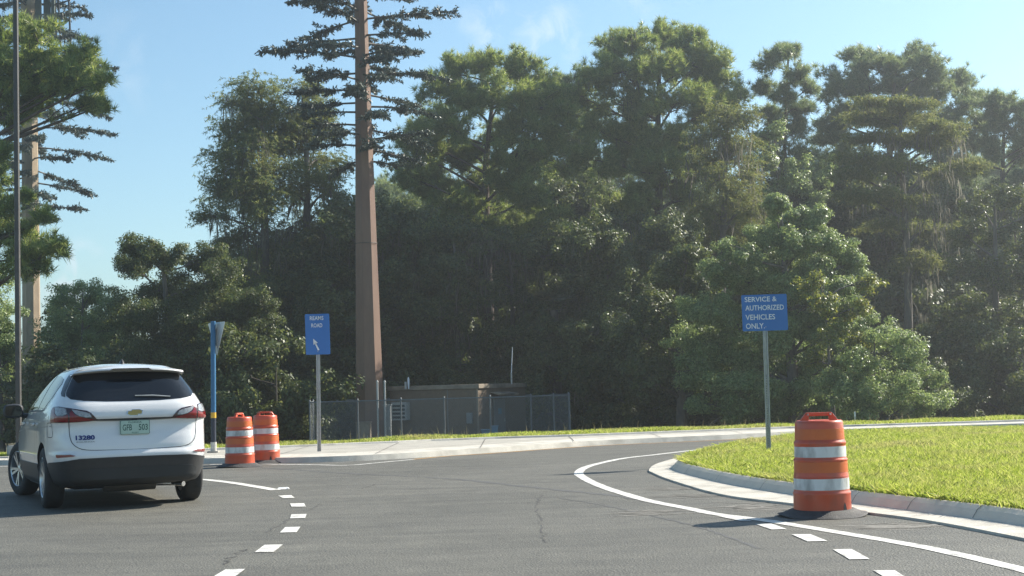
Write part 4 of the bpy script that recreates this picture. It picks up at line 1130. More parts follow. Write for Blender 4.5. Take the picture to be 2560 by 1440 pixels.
# ================================================================== SIGNS
def post_lean(px0, py0, px1, py1, h):
    b = gr(px0, py0, h); t = at(px1, py1, b[1])
    return b, t
def uchannel(mb, b, t, w=.027, d=.026):
    """perforated U-channel post from b to t (local)."""
    prof = [(-w - .011, 0), (-w, 0), (-w * .55, d), (w * .55, d), (w, 0), (w + .011, 0), (w + .011, .004), (w + .002, .004), (w * .6, d + .005), (-w * .6, d + .005), (-w - .002, .004), (-w - .011, .004)]
    n = len(prof)
    vs = [(b[0] + p[0], b[1] + p[1], b[2]) for p in prof] + [(t[0] + p[0], t[1] + p[1], t[2]) for p in prof]
    mb.add(vs, [(i, (i + 1) % n, n + (i + 1) % n, n + i) for i in range(n)])
def sign(name, label, base_px, h, corners, lines, arrow=None, post_top=None):
    b = gr(base_px[0], base_px[1], h); Y = b[1]
    Cn = [at(x, y, Y - .045) for x, y in corners]           # TL TR BR BL
    root = tag(empty(name, b), label, 'sign')
    Cn = [c - b for c in Cn]
    o = Cn[3]; U = Vector((Cn[2] - Cn[3])); Vv = Vector((Cn[0] - Cn[3]))
    wd, ht = U.length, Vv.length
    u, v = U.normalized(), Vv.normalized(); nrm = u.cross(v).normalized()
    oV = Vector(o)
    mb = MB()
    r = .018; poly = []
    for (cx_, cy_, a0) in ((wd - r, r, -90), (wd - r, ht - r, 0), (r, ht - r, 90), (r, r, 180)):
        for k in range(5):
            a = R(a0 + 22.5 * k); poly.append((cx_ + r * math.cos(a), cy_ + r * math.sin(a)))
    mb.prism(poly, u, v, oV, -nrm * .004)
    mb.build('panel', M['blue_sign'], root)
    top = Vector(at(*post_top, Y) - b)
    mb = MB(); uchannel(mb, Vector((0, 0, -.1)), top)
    mb.build('post', M['galv'], root, smooth=False)
    # row of punched holes
    mb = MB()
    for k in range(46):
        z = .03 + k * .026
        if z > top.z: break
        p = Vector((0, 0, 0)).lerp(top, z / top.z)
        mb.box((p.x, p.y + .028, p.z), (.011, .006, .012))
    mb.build('holes', M['panel_gap'], root)
    def put(px, py, vs, fs, sx=1):
        q = at(px, py, Y - .045) - b
        q = Vector(q) - oV; cu_, cv_ = q.dot(u), q.dot(v)
        m_ = MB(); m_.add([oV + u * (cu_ + p[0]) + v * (cv_ + p[1]) + nrm * .003 for p in vs], fs)
        m_.build('lettering', M['white_letter'], root, fix=False)
    for (txt, x0, x1, y0, y1) in lines:
        vs, fs = text_geo(txt, 1.0, 0.012, 0, 'LEFT')
        a = np.array(vs); mn, mx_ = a.min(0), a.max(0)
        ww = (x1 - x0) / ppm(Y); hh = (y1 - y0) / ppm(Y)
        vs = [((p[0] - mn[0]) / (mx_[0] - mn[0]) * ww, (p[1] - mn[1]) / (mx_[1] - mn[1]) * hh) for p in vs]
        put(x0, y1, vs, fs)
    if arrow:
        (xa, ya), (xb, yb) = arrow
        s = 1 / ppm(Y)
        L = math.hypot(xb - xa, yb - ya) * s
        ang = math.atan2(-(yb - ya), (xb - xa))
        hw, sw, hl = .06, .017, .10
        poly = [(0, -sw), (L - hl, -sw * .8), (L - hl - .012, -hw * .8), (L, 0), (L - hl - .012, hw * .8), (L - hl, sw * .8), (0, sw)]
        vs = [(p[0] * math.cos(ang) - p[1] * math.sin(ang), p[0] * math.sin(ang) + p[1] * math.cos(ang)) for p in poly]
        put(xa, ya, vs, [(0, 1, 5, 6), (2, 3, 4), (1, 2, 4, 5)])
    # two bolt heads
    for yy in (.06, ht - .06):
        q = oV + u * (top.x - oV.x) + v * yy
        MB().box(q + nrm * .004, (.014, .006, .014)).build('bolt', M['galv'], root)
    return root
sign('service_sign', 'blue SERVICE & AUTHORIZED VEHICLES ONLY sign on a post in the island grass', (1922, 1131), H_I,
     ((1853, 738), (1967, 735.5), (1970.5, 825), (1857, 828.5)),
     (('SERVICE &', 1862, 1942, 743, 755.5), ('AUTHORIZED', 1863.5, 1960, 764, 777), ('VEHICLES', 1864, 1938, 787, 800.5), ('ONLY.', 1865, 1912, 809, 822.5)), post_top=(1911, 760))
sign('road_sign', 'blue REAMS ROAD sign with a white arrow, on the far pavement', (798, 1128), 0.115,
     ((762, 785.5), (823.5, 784), (826, 885.5), (765, 887)),
     (('REAMS', 776, 810, 790.5, 800.5), ('ROAD', 779.5, 807, 808.5, 818.5)), arrow=((797, 875), (784, 846)), post_top=(794, 800))

# yield sign seen from behind, on a banded blue post
b = gr(534, 1131, 0.115); Y = b[1]
root = tag(empty('yield_sign', b), 'back of a triangular yield sign on a blue post with a yellow band', 'sign')
z_of = lambda py: float((at(534, py, Y) - b)[2])
lean = lambda z: np.array([(at(533, 810, Y) - b)[0] / 2.9 * z, 0, z])
def band(nm, ya, yb, r, mat):
    za, zb_ = z_of(ya), z_of(yb)
    MB().tube([lean(za), lean((za + zb_) / 2), lean(zb_)], [r, r, r], 20).build(nm, mat, root, smooth=True)
band('base', 1133, 1105, .062, M['white_worn'])
band('lower_sleeve', 1105, 1045, .052, M['navy_post'])
band('yellow_band', 1045, 1031, .054, M['yellow_band'])
band('pole', 1031, 803, .052, M['blue_post'])
MB().box((0, 0, .012), (.22, .22, .03)).build('base_plate', M['kerb_worn'], root, bevel=.006)
ang = R(28)                                               # direction of the panel's width seen from above
u = Vector((math.cos(R(62)), math.sin(R(62)) * -1, 0)); u = Vector((.63, -.776, 0)); nn = Vector((.776, .63, 0)); v = Vector((0, 0, 1))
cz = z_of(806); a_ = .375; hh = .69
tri = []
for (cx_, cy_, a0) in ((a_, 0, 90), (-a_, 0, 180 - 30 + 60), (0, -hh, 270)):
    pass
r = .04
P = [(-a_, 0), (a_, 0), (0, -hh)]
poly = []
for i in range(3):
    p0, p1, p2 = np.array(P[i - 1]), np.array(P[i]), np.array(P[(i + 1) % 3])
    d0, d1 = (p0 - p1) / np.linalg.norm(p0 - p1), (p2 - p1) / np.linalg.norm(p2 - p1)
    poly += [tuple(p1 + d0 * r), tuple(p1 + (d0 + d1) * r * .22), tuple(p1 + d1 * r)]
c = Vector(lean(cz)) + nn * .075
MB().prism(poly, u, v, c, nn * .004).build('panel', M['alu'], root)
mbk = MB(); mbk.prism([(-.06, -.14), (.06, -.14), (.06, -.48), (-.06, -.48)], u, v, c - nn * .012, nn * .01); mbk.build('back_plate', M['pale_grey'], root)
mbk = MB()
for zz in (-.12, -.50):
    mbk.prism([(-.035, zz - .02), (.035, zz - .02), (.035, zz + .02), (-.035, zz + .02)], u, v, c - nn * .075, nn * .062)
mbk.build('bracket', M['galv'], root)

# ================================================================== TRAFFIC DRUMS
def drum_parts(root, hz, seed, notch=False):
    g = np.random.default_rng(seed)
    prof = [(.262, .055), (.262, .085), (.259, .195), (.262, .205), (.262, .218), (.253, .226), (.2515, .243), (.2495, .350), (.247, .358), (.2515, .362), (.249, .375), (.244, .40), (.241, .50), (.2465, .508), (.2455, .520), (.236, .528), (.2345, .54), (.2325, .64), (.2325, .652), (.2375, .658), (.236, .680), (.2255, .688), (.2235, .73), (.218, .845), (.213, .864), (.200, .876), (.16, .872), (.05, .868), (.0, .868)]
    b = MB().lathe(prof, 56).build('body', M['orange'], root, smooth=True, angle=50)
    for nm, z0, z1, r0, r1, m in (('white_band', .245, .349, .2520, .2503, 'white_sheet'), ('orange_band', .402, .499, .2450, .2422, 'orange_sheet'), ('white_band', .541, .639, .2352, .2333, 'white_sheet'), ('orange_band', .70, .80, .2262, .2218, 'orange_sheet')):
        MB().lathe([(r0 - .003, z0), (r0, z0 + .001), (r1, z1 - .001), (r1 - .003, z1)], 56).build(nm, M[m], root, smooth=True)
    # handle: a thick plate with a slot
    U, Vv = Vector((math.cos(hz), math.sin(hz), 0)), Vector((0, 0, 1)); W = Vector((-math.sin(hz), math.cos(hz), 0))
    bm = bmesh.new()
    out = [(-.172, .862), (-.165, .885), (-.128, .940), (-.115, .946), (.115, .946), (.128, .940), (.165, .885), (.172, .862)]
    mbh = MB()
    t = .038
    def bar(poly):
        mbh.prism(poly, U, Vv, -W * t / 2, W * t)
    bar([(-.172, .862), (-.168, .885), (-.128, .940), (-.092, .914), (-.098, .878), (-.098, .862)])
    bar([(.098, .862), (.098, .878), (.092, .914), (.128, .940), (.168, .885), (.172, .862)])
    bar([(-.128, .940), (-.115, .947), (.115, .947), (.128, .940), (.092, .914), (-.092, .914)])
    mbh.build('handle', M['orange'], root, bevel=.006)
    for s in (-1, 1):
        p = U * (s * .105) + Vv * .928
        for w in (-1, 1):
            MB().box(p + W * w * (t / 2 + .003), (.016, .016, .016)).build('bolt', M['white_worn'], root, bevel=.003)
    # rubber ring made from a tyre sidewall, slightly wavy
    n = 64; vs, fs = [], []
    pr = [(.25, .065), (.285, .062), (.315, .045), (.36, .022), (.395, .014), (.41, .004), (.408, -.0)]
    for (r_, z) in pr:
        for k in range(n):
            a = 2 * math.pi * k / n
            wv = 1 + .018 * math.sin(3 * a + seed) + .012 * math.sin(7 * a)
            lift = max(0, .02 * math.sin(2 * a + seed * 1.7)) * (r_ - .25) / .16
            gro = .0018 * math.sin(64 * .5 * a) if .28 < r_ < .38 else 0
            vs.append((r_ * wv * math.cos(a), r_ * wv * math.sin(a), z + lift + gro))
    for i in range(len(pr) - 1):
        for k in range(n):
            fs.append((i * n + k, i * n + (k + 1) % n, (i + 1) * n + (k + 1) % n, (i + 1) * n + k))
    mb = MB(); mb.add(vs, fs); mb.build('rubber_ring', M['rubber'], root, smooth=True)
    if notch:
        # dark drain notch at the foot of the body
        a = R(-52); c = Vector((math.cos(a), math.sin(a), 0)); s_ = Vector((-math.sin(a), math.cos(a), 0))
        mbn = MB(); mbn.add([c * .2645 - s_ * .026 + Vv * .058, c * .2645 + s_ * .026 + Vv * .058, c * .263 + s_ * .012 + Vv * .115, c * .2625 + Vv * .135, c * .263 - s_ * .012 + Vv * .115], [(0, 1, 2, 3, 4)])
        mbn.build('notch', M['panel_gap'], root)
DG = 'orange and white traffic drums'
d1 = tag(empty('traffic_drum', gr(2057, 1289)), 'large near orange and white traffic drum beside the island kerb', 'traffic drum', DG)
drum_parts(d1, R(2), 1, True)
def copy_thing(src, loc, rz, label):
    c = src.copy(); COL.objects.link(c); c.location = Vector([float(x) for x in loc]); c.rotation_euler = (0, 0, rz); c['label'] = label
    for ch in list(src.children):
        d = ch.copy(); COL.objects.link(d); d.parent = c
    return c
copy_thing(d1, gr(600, 1166.5), R(72), 'left traffic drum of the pair by the car, its handle seen edge on')
copy_thing(d1, gr(664.5, 1157.5), R(-8), 'right traffic drum of the pair by the car, with the rectangular handle seen flat')

# ================================================================== EQUIPMENT SHELTER AND FENCED COMPOUND
gz = -0.88
th = R(30)
cn = at(1196, 1000, 54); cnr = np.array([cn[0], 54.0, gz])
U = Vector((math.cos(th) * -1, math.sin(th), 0))           # along the long left face, going left and back
W = Vector((math.sin(th), math.cos(th), 0))                # along the right face, going right and back
W = Vector((math.sin(R(62)), math.cos(R(62)), 0)); U = Vector((-math.sin(R(60)), math.cos(R(60)), 0)); U = Vector((-W.y, W.x, 0)); U = Vector((-.90, .436, 0)); W = Vector((.78, .626, 0)); W = Vector((.436, .90, 0))
LU, LW, HT = 3.85, 4.1, 2.30
root = tag(empty('equipment_shelter', cnr), 'low tan brown equipment shelter inside the chain link fence', 'shelter')
Zv = Vector((0, 0, 1))
MB().prism([(0, 0), (LU, 0), (LU, LW), (0, LW)], U, W, Vector((0, 0, -.05)), Zv * (HT - .15 + .05)).build('wall', M['shelter_wall'], root, bevel=.02)
mb = MB(); mb.prism([(-.06, -.06), (LU + .06, -.06), (LU + .06, LW + .06), (-.06, LW + .06)], U, W, Vector((0, 0, HT - .152)), Zv * .17)
mb.build('roof', M['shelter_roof'], root, bevel=.015)
def on_long(a, z, w, h, d, nm, mat, bev=.01):              # box on the long left face: a metres from the corner
    n = U.cross(Zv).normalized(); n = n if n.y < 0 else -n
    mbx = MB(); mbx.prism([(a, z), (a + w, z), (a + w, z + h), (a, z + h)], U, Zv, n * d, -n * (d + .01) if d > 0 else n * .01)
    return mbx.build(nm, mat, root, bevel=bev)
def on_short(a, z, w, h, d, nm, mat, bev=.01, par=None):
    n = W.cross(Zv).normalized(); n = n if n.y < 0 else -n
    mbx = MB(); mbx.prism([(a, z), (a + w, z), (a + w, z + h), (a, z + h)], W, Zv, n * d, -n * (d + .01))
    return mbx.build(nm, mat, par or root, bevel=bev)
ac = on_long(2.95, 1.02, .66, .68, .30, 'air_conditioner', M['pale_grey'])
n_l = U.cross(Zv).normalized(); n_l = n_l if n_l.y < 0 else -n_l
mb = MB()
for k in range(4):
    z = 1.09 + k * .145
    mb.prism([(3.01, z), (3.55, z), (3.55, z + .085), (3.01, z + .085)], U, Zv, n_l * .304, n_l * .004)
mb.build('louvre', M['louvre_dark'], ac)
on_long(.0, .0, .07, HT - .16, .03, 'corner_trim', M['shelter_roof'])
on_long(1.3, .0, .03, HT - .16, .012, 'wall_joint', M['door_grey'])
on_long(.25, .85, .22, .40, .12, 'junction_box', M['grey_cab'])
dr = on_short(1.25, .0, .95, 1.72, .03, 'door', M['door_grey'])
on_short(1.58, 1.15, .28, .22, .036, 'notice', M['sticker'], 0)
on_short(2.05, .85, .06, .12, .07, 'handle', M['galv'])
n_s = W.cross(Zv).normalized(); n_s = n_s if n_s.y < 0 else -n_s
mb = MB()
mb.add([W * .95 + Zv * 1.98, W * 2.55 + Zv * 1.98, W * 2.55 + n_s * .45 + Zv * 1.86, W * .95 + n_s * .45 + Zv * 1.86,
        W * .95 + Zv * 2.0 + n_s * .01, W * 2.55 + Zv * 2.0 + n_s * .01, W * 2.55 + n_s * .47 + Zv * 1.93, W * .95 + n_s * .47 + Zv * 1.93],
       [(0, 1, 2, 3), (4, 5, 6, 7), (0, 1, 5, 4), (1, 2, 6, 5), (2, 3, 7, 6), (3, 0, 4, 7)])
mb.build('awning', M['shelter_roof'], root)
# whip antenna and the small roof antennas
wp = at(1279, 955, 55); wt = at(1281, 868, 55)
ro = tag(empty('whip_antenna', wp), 'thin pale whip antenna upright on the shelter roof', 'antenna')
MB().tube([(0, 0, -.08), (0, 0, .35)], [.03, .03], 8).build('mount', M['galv'], ro, smooth=True)
MB().tube([(0.0, 0, .3), tuple(wt - wp)], [.018, .012], 8).build('rod', M['white_letter'], ro, smooth=True)
sp_ = at(1018, 966, 55.2)
ro = tag(empty('roof_antenna', sp_), 'stubby pale antenna pair on the left end of the shelter roof', 'antenna')
MB().tube([(-.06, 0, -.1), (-.06, 0, .18)], [.045, .045], 8).build('canister', M['pale_grey'], ro, smooth=True)
MB().tube([(.05, .02, -.1), (.05, .02, .25), (.05, .02, .36)], [.025, .045, .015], 8).build('canister', M['white_letter'], ro, smooth=True)
# electrical cabinets inside the compound
def cabinet(px, Y, w, h, d, label, mat, door=True):
    p = at(px, 1000, Y)
    o = tag(empty('equipment_cabinet', (p[0], Y, gz)), label, 'cabinet')
    MB().box((0, 0, h / 2), (w, d, h)).build('case', mat, o, bevel=.02)
    MB().box((0, -d / 2 - .012, h / 2), (w * .84, .024, h * .86)).build('door', mat, o, bevel=.008)
    MB().box((0, 0, h + .02), (w + .06, d + .06, .035)).build('lid', mat, o, bevel=.008)
    MB().box((w * .3, -d / 2 - .035, h * .5), (.03, .03, .12)).build('handle', M['galv'], o)
    return o
cabinet(968, 52.4, .26, 1.62, .25, 'tall narrow grey cabinet at the left end of the shelter', M['grey_cab'])
cabinet(908, 52.6, .52, 1.02, .4, 'beige cabinet behind the fence at the foot of the nearer tower', M['shelter_roof'])
cabinet(1214, 52.6, .36, .62, .3, 'low blue grey cabinet left of the shelter door', M['sticker'])
cabinet(1234, 52.5, .26, .75, .3, 'taller blue grey cabinet next to the shelter door', M['sticker'])
for px, lab in ((943, 'grey conduit pole left of the tall narrow cabinet'), (961.5, 'grey conduit pole touching the tall narrow cabinet')):
    p = at(px, 954, 52.2)
    o = tag(empty('conduit_pole', (p[0], 52.2, gz)), lab, 'pole', 'conduit poles by the cabinet')
    MB().tube([(0, 0, -.1), (0, 0, p[2] - gz)], [.035, .035], 8).build('pipe', M['galv'], o, smooth=True)
    MB().tube([(0, 0, p[2] - gz - .02), (0, 0, p[2] - gz + .05)], [.05, .02], 8).build('cap', M['pale_grey'], o, smooth=True)

def fence():
    Yf = 50.0
    posts_px = [774, 894, 1002, 1110, 1225, 1327, 1384, 1423]
    xs = [at(p, 1000, Yf)[0] for p in posts_px]
    org = np.array([xs[0], Yf, gz])
    root = tag(empty('chain_link_fence', org), 'grey chain link fence around the equipment shelter', 'fence')
    ht = 1.83
    runs = [[np.array([x, Yf, gz]) for x in xs]]
    c = runs[0][-1]; runs.append([c, c + np.array([.1, 3, 0]), c + np.array([.2, 6, 0]), c + np.array([.3, 8.5, 0])])
    c = runs[0][0]; runs.append([c, c + np.array([-.3, 3, 0]), c + np.array([-.6, 6, 0]), c + np.array([-.9, 8.5, 0])])
    runs.append([runs[1][-1], (runs[1][-1] * .67 + runs[2][-1] * .33), (runs[1][-1] * .33 + runs[2][-1] * .67), runs[2][-1]])
    done = set()
    V = []
    for ri, run in enumerate(runs):
        for p in run:
            key = (round(p[0], 2), round(p[1], 2))
            if key in done: continue
            done.add(key)
            q = p - org
            mb = MB(); mb.tube([q - UP * .1, q + UP * (ht + .04)], [.03, .03], 8); mb.tube([q + UP * (ht + .04), q + UP * (ht + .09)], [.038, .012], 8)
            mb.build('post', M['fence_grey'], root, smooth=True)
        mb = MB()
        mb.tube([p - org + UP * ht for p in run], [.022] * len(run), 6)
        mb.tube([p - org + UP * .06 for p in run], [.008] * len(run), 5)
        mb.build('rail', M['fence_grey'], root, smooth=True)
        for a, b2 in zip(run[:-1], run[1:]):
            d = b2 - a; L = np.linalg.norm(d); d = d / L
            nw = int((L + ht) / .055)
            off = np.array([d[1], -d[0], 0]) * .035
            for k in range(nw):
                s = k * .055
                for sg in (1, -1):
                    # wire from (s,0) to (s-ht, ht), clipped to the bay
                    if sg == 1: u0, u1 = s, s - ht
                    else: u0, u1 = L - s, L - s + ht
                    z0, z1 = 0.0, ht
                    if u0 > L: z0 = (u0 - L); u0 = L
                    if u0 < 0: z0 = -u0; u0 = 0
                    if u1 < 0: z1 = ht + u1 if sg == 1 else z1; u1 = 0
                    if u1 > L: z1 = ht - (u1 - L); u1 = L
                    if z1 - z0 < .05: continue
                    p0 = a - org + d * u0 + UP * (z0 + .05) + off; p1 = a - org + d * u1 + UP * (z1 + .0) + off
                    w = UP * .0042
                    V.append([p0 - w, p0 + w, p1 + w, p1 - w])
    V = np.array(V).reshape(-1, 3)
    tri_soup('wire_mesh', V, root, M['fence_grey'], 4)
fence()

# thin marker stake in the right verge
b = at(2138, 1056, 37.5)
o = tag(empty('marker_stake', (b[0], 37.5, float(ground_h(np.array([b[0]]), np.array([37.5]))[0]))), 'thin pale marker stake in the verge right of the near drum', 'stake')
zt = at(2136, 1028, 37.5)[2] - o.location.z
MB().box((0, 0, zt / 2), (.035, .012, zt)).build('stake', M['white_worn'], o)
MB().box((0, -.008, zt - .08), (.04, .006, .12)).build('tip', M['white_letter'], o)

# ================================================================== THE WHITE CAR
CAR_LOC, CAR_HEAD = (-4.74, 17.35, 0.0), R(25)
car = tag(empty('parked_car', CAR_LOC, CAR_HEAD), 'white compact SUV turning left, seen from behind, number 13280 on its tailgate', 'car')
car.name = 'car'
_z = np.array
Zr = _z([.22, .285, .34, .45, .55, .60, .645, .665, .72, .80, .88, .95, .995, 1.012, 1.03, 1.06, 1.12, 1.18, 1.22, 1.30, 1.40, 1.50, 1.56, 1.60, 1.63, 1.66, 1.675])
Yr = _z([-.40, -.80, -.915, -.94, -.962, -.975, -.972, -.945, -.943, -.925, -.898, -.888, -.890, -.900, -.925, -.930, -.920, -.895, -.865, -.80, -.72, -.64, -.585, -.53, -.45, -.20, .10])
Zw = _z([.22, .30, .45, .60, .75, .90, 1.02, 1.10, 1.18, 1.24, 1.32, 1.42, 1.50, 1.56, 1.60, 1.63, 1.655, 1.67, 1.675])
Ww = _z([.80, .865, .905, .925, .918, .918, .915, .895, .868, .84, .80, .742, .69, .64, .595, .535, .42, .27, .12])
Zf = _z([.22, .30, .45, .60, .75, .88, .98, 1.04, 1.09, 1.20, 1.35, 1.50, 1.60, 1.65, 1.675])
Yf = _z([3.45, 3.60, 3.67, 3.68, 3.64, 3.50, 3.10, 2.60, 2.25, 2.0, 1.62, 1.20, .85, .55, .30])
def smooth_interp(x, X, Yv, e=.012):
    return (np.interp(x - e, X, Yv) + 2 * np.interp(x, X, Yv) + np.interp(x + e, X, Yv)) / 4
YC = 1.35
_cache = {}
def outline(z):
    k = round(float(z), 5)
    if k in _cache: return _cache[k]
    yr, w, yf = smooth_interp(z, Zr, Yr, .010), smooth_interp(z, Zw, Ww, .02), smooth_interp(z, Zf, Yf, .02)
    yc = min(YC, (yr + yf) / 2 + .2)
    nr = np.interp(z, [.2, .6, 1.0, 1.2, 1.6], [5.5, 6.5, 7.5, 6.5, 5.0]); nf = np.interp(z, [.3, 1.0, 1.2, 1.6], [4.5, 3.6, 4.5, 4.5])
    th = np.linspace(0, np.pi / 2, 500) ** 1.0
    th = (np.pi / 2) * (np.linspace(0, 1, 700) ** 3)
    th2 = np.pi / 2 - th[::-1]
    tt = np.unique(np.concatenate([th, th2]))
    x1 = w * np.sin(tt) ** (2 / nr); y1 = yc - (yc - yr) * np.cos(tt) ** (2 / nr)
    t2 = tt[::-1]
    x2 = w * np.sin(t2) ** (2 / nf); y2 = yc + (yf - yc) * np.cos(t2) ** (2 / nf)
    x = np.concatenate([x1, x2[1:]]); y = np.concatenate([y1, y2[1:]])
    s = np.concatenate([[0], np.cumsum(np.hypot(np.diff(x), np.diff(y)))])
    _cache[k] = (s, x, y)
    return _cache[k]
def PS(s, z):                                   # point by arc length from the rear centre line
    S_, x, y = outline(z); a = abs(s)
    return np.array([math.copysign(np.interp(a, S_, x), s), np.interp(a, S_, y), z])
def PF(s, z):                                   # the same from the front centre line
    S_, x, y = outline(z); a = S_[-1] - abs(s)
    return np.array([math.copysign(np.interp(a, S_, x), s), np.interp(a, S_, y), z])
def PY(y, z, side):                             # point on the flank at length y
    S_, X, Y_ = outline(z)
    return np.array([side * np.interp(y, Y_, X), y, z])
def s_at(y, z):
    S_, X, Y_ = outline(z)
    return float(np.interp(y, Y_, S_))
def body_mesh():
    zs = np.unique(np.concatenate([np.linspace(.22, 1.60, 70), np.linspace(.98, 1.07, 10), np.linspace(1.60, 1.675, 12)]))
    m = 56
    vs, fs, rows = [], [], []
    for z in zs:
        S_, x, y = outline(z)
        # denser sampling at the rounded corners comes from the curve itself
        q = np.linspace(0, S_[-1], m)
        xr, yr_ = np.interp(q, S_, x), np.interp(q, S_, y)
        pts = [(xr[i], yr_[i], z) for i in range(m)] + [(-xr[i], yr_[i], z) for i in range(m - 2, 0, -1)]
        rows.append(len(vs)); vs += pts
    n = 2 * m - 2
    for r in range(len(zs) - 1):
        for i in range(n):
            fs.append((r * n + i, r * n + (i + 1) % n, (r + 1) * n + (i + 1) % n, (r + 1) * n + i))
    fs.append(tuple(range(n))[::-1]); b = (len(zs) - 1) * n; fs.append(tuple(b + i for i in range(n)))
    return vs, fs
vs, fs = body_mesh()
mb = MB(); mb.add(vs, fs)
body = mb.build('body', M['car_paint'], None, smooth=True, angle=50)
body.data.materials.append(M['black_plastic'])
# wheel wells cut out of the body
cut = MB()
for yy in (0.0, 2.73):
    for sd in (-1, 1):
        nn_ = 48; v = []
        for xx in (.60 * sd, 1.2 * sd):
            v += [(xx, yy + .405 * math.cos(2 * math.pi * k / nn_), .365 + .405 * math.sin(2 * math.pi * k / nn_)) for k in range(nn_)]
        cut.add(v, [tuple(range(nn_)), tuple(range(nn_, 2 * nn_))[::-1]] + [(k, nn_ + k, nn_ + (k + 1) % nn_, (k + 1) % nn_) for k in range(nn_)])
cutter = cut.build('cutter', M['car_paint'])
cutter.data.materials.append(M['black_plastic'])
for p in cutter.data.polygons: p.material_index = 1
md = body.modifiers.new('wells', 'BOOLEAN'); md.operation = 'DIFFERENCE'; md.object = cutter; md.solver = 'EXACT'
dg = bpy.context.evaluated_depsgraph_get()
me = bpy.data.meshes.new_from_object(body.evaluated_get(dg))
body.modifiers.clear(); body.data = me
bpy.data.objects.remove(cutter)
for p in me.polygons:
    if p.normal.z < -.6: p.material_index = 1
body.parent = car

def patch(name, poly, mat, fn, off=.004, thick=.012, parent=None, grid=.045, smooth=True):
    """polygon in surface coordinates, cut into a fine grid and laid on the body."""
    bm = bmesh.new()
    f = bm.faces.new([bm.verts.new((p[0], p[1], 0)) for p in poly])
    bmesh.ops.triangulate(bm, faces=[f])
    a = np.array(poly)
    for ax_ in (0, 1):
        lo, hi = a[:, ax_].min(), a[:, ax_].max()
        g_ = grid if ax_ == 0 else grid * .6
        for c in np.arange(math.floor(lo / g_) * g_, hi, g_):
            if c <= lo + 1e-4 or c >= hi - 1e-4: continue
            nrm = [0, 0, 0]; nrm[ax_] = 1; co = [0, 0, 0]; co[ax_] = c
            bmesh.ops.bisect_plane(bm, geom=bm.verts[:] + bm.edges[:] + bm.faces[:], plane_co=co, plane_no=nrm)
    bmesh.ops.remove_doubles(bm, verts=bm.verts, dist=1e-5)
    e_ = .004
    def place_(u, v, o):
        p = fn(u, v)
        du = fn(u + e_, v) - fn(u - e_, v); dv = fn(u, v + e_) - fn(u, v - e_)
        n_ = np.cross(du, dv); n_ /= np.linalg.norm(n_) + 1e-12
        c = np.array([p[0], p[1] - 1.2, 0.0])
        if np.dot(n_, c) < 0: n_ = -n_
        return p + n_ * o, n_
    bnd = [e for e in bm.edges if len(e.link_faces) == 1]
    ret = bmesh.ops.extrude_edge_only(bm, edges=bnd)
    inner = {g for g in ret['geom'] if isinstance(g, bmesh.types.BMVert)}
    for v in bm.verts:
        p, n_ = place_(v.co.x, v.co.y, off - (thick if v in inner else 0))
        v.co = p
    bmesh.ops.recalc_face_normals(bm, faces=bm.faces)
    me = bpy.data.meshes.new(name); bm.to_mesh(me); bm.free()
    # outward check
    o = link(name, me, parent if parent is not None else car, mat)
    if smooth:
        me.shade_smooth(); me.set_sharp_from_angle(angle=R(35))
    return o
def mir(poly): return [(-p[0], p[1]) for p in poly][::-1]
def sym(half):                                 # half outline from bottom centre to top centre, mirrored into a closed polygon
    return half + [(-p[0], p[1]) for p in half[::-1] if abs(p[0]) > 1e-6]
def gap(name, path, w=.0075, fn=PS, mat='panel_gap', off=.0015, parent=None):
    P = catmull([(*p, 0) for p in path], 5)[:, :2]
    T = np.gradient(P, axis=0); T /= np.linalg.norm(T, axis=1)[:, None] + 1e-9
    N_ = np.stack([-T[:, 1], T[:, 0]], 1) * w / 2
    L_, R_ = P + N_, P - N_
    mb = MB(); e_ = .004; vs = []
    for q in list(L_) + list(R_):
        p = fn(q[0], q[1]); du = fn(q[0] + e_, q[1]) - fn(q[0] - e_, q[1]); dv = fn(q[0], q[1] + e_) - fn(q[0], q[1] - e_)
        n_ = np.cross(du, dv); n_ /= np.linalg.norm(n_) + 1e-12
        if np.dot(n_, np.array([p[0], p[1] - 1.2, 0])) < 0: n_ = -n_
        vs.append(p + n_ * off)
    n = len(P)
    mb.add(vs, [(i, i + 1, n + i + 1, n + i) for i in range(n - 1)])
    return mb.build(name, M[mat], parent if parent is not None else car)

LFT = lambda y, z: PY(y, z, -1)
RGT = lambda y, z: PY(y, z, 1)
# --- rear glass, quarter trim, side windows, windscreen
gl = patch('rear_window', sym([(0, 1.222), (.30, 1.226), (.55, 1.24), (.70, 1.262), (.765, 1.30), (.775, 1.34), (.70, 1.48), (.655, 1.55), (.62, 1.57), (0, 1.575)]), M['car_glass'], PS, .004)
for sd in (1, -1):
    q = [(.785, 1.288), (.865, 1.300), (.90, 1.335), (.865, 1.47), (.81, 1.545), (.685, 1.552), (.725, 1.47), (.79, 1.345)]
    patch('quarter_trim', q if sd > 0 else mir(q), M['car_glass'], PS, .004)
for fn, sd in ((LFT, -1), (RGT, 1)):
    q = [(.02, 1.165), (.52, 1.15), (.52, 1.545), (.10, 1.535), (-.20, 1.50), (-.28, 1.44), (-.20, 1.29)]
    patch('side_window', q, M['car_glass'], fn, .004)
    q = [(.57, 1.15), (1.55, 1.135), (1.50, 1.36), (1.22, 1.47), (.95, 1.535), (.57, 1.547)]
    patch('side_window', q, M['car_glass'], fn, .004)
    gap('window_frame', [(-.26, 1.34), (-.225, 1.28), (.02, 1.148), (.6, 1.135), (1.6, 1.12)], .018, fn, 'black_plastic', .006)
patch('windscreen', sym([(0, 1.11), (.62, 1.11), (.56, 1.56), (0, 1.585)]), M['car_glass'], PF, .004)
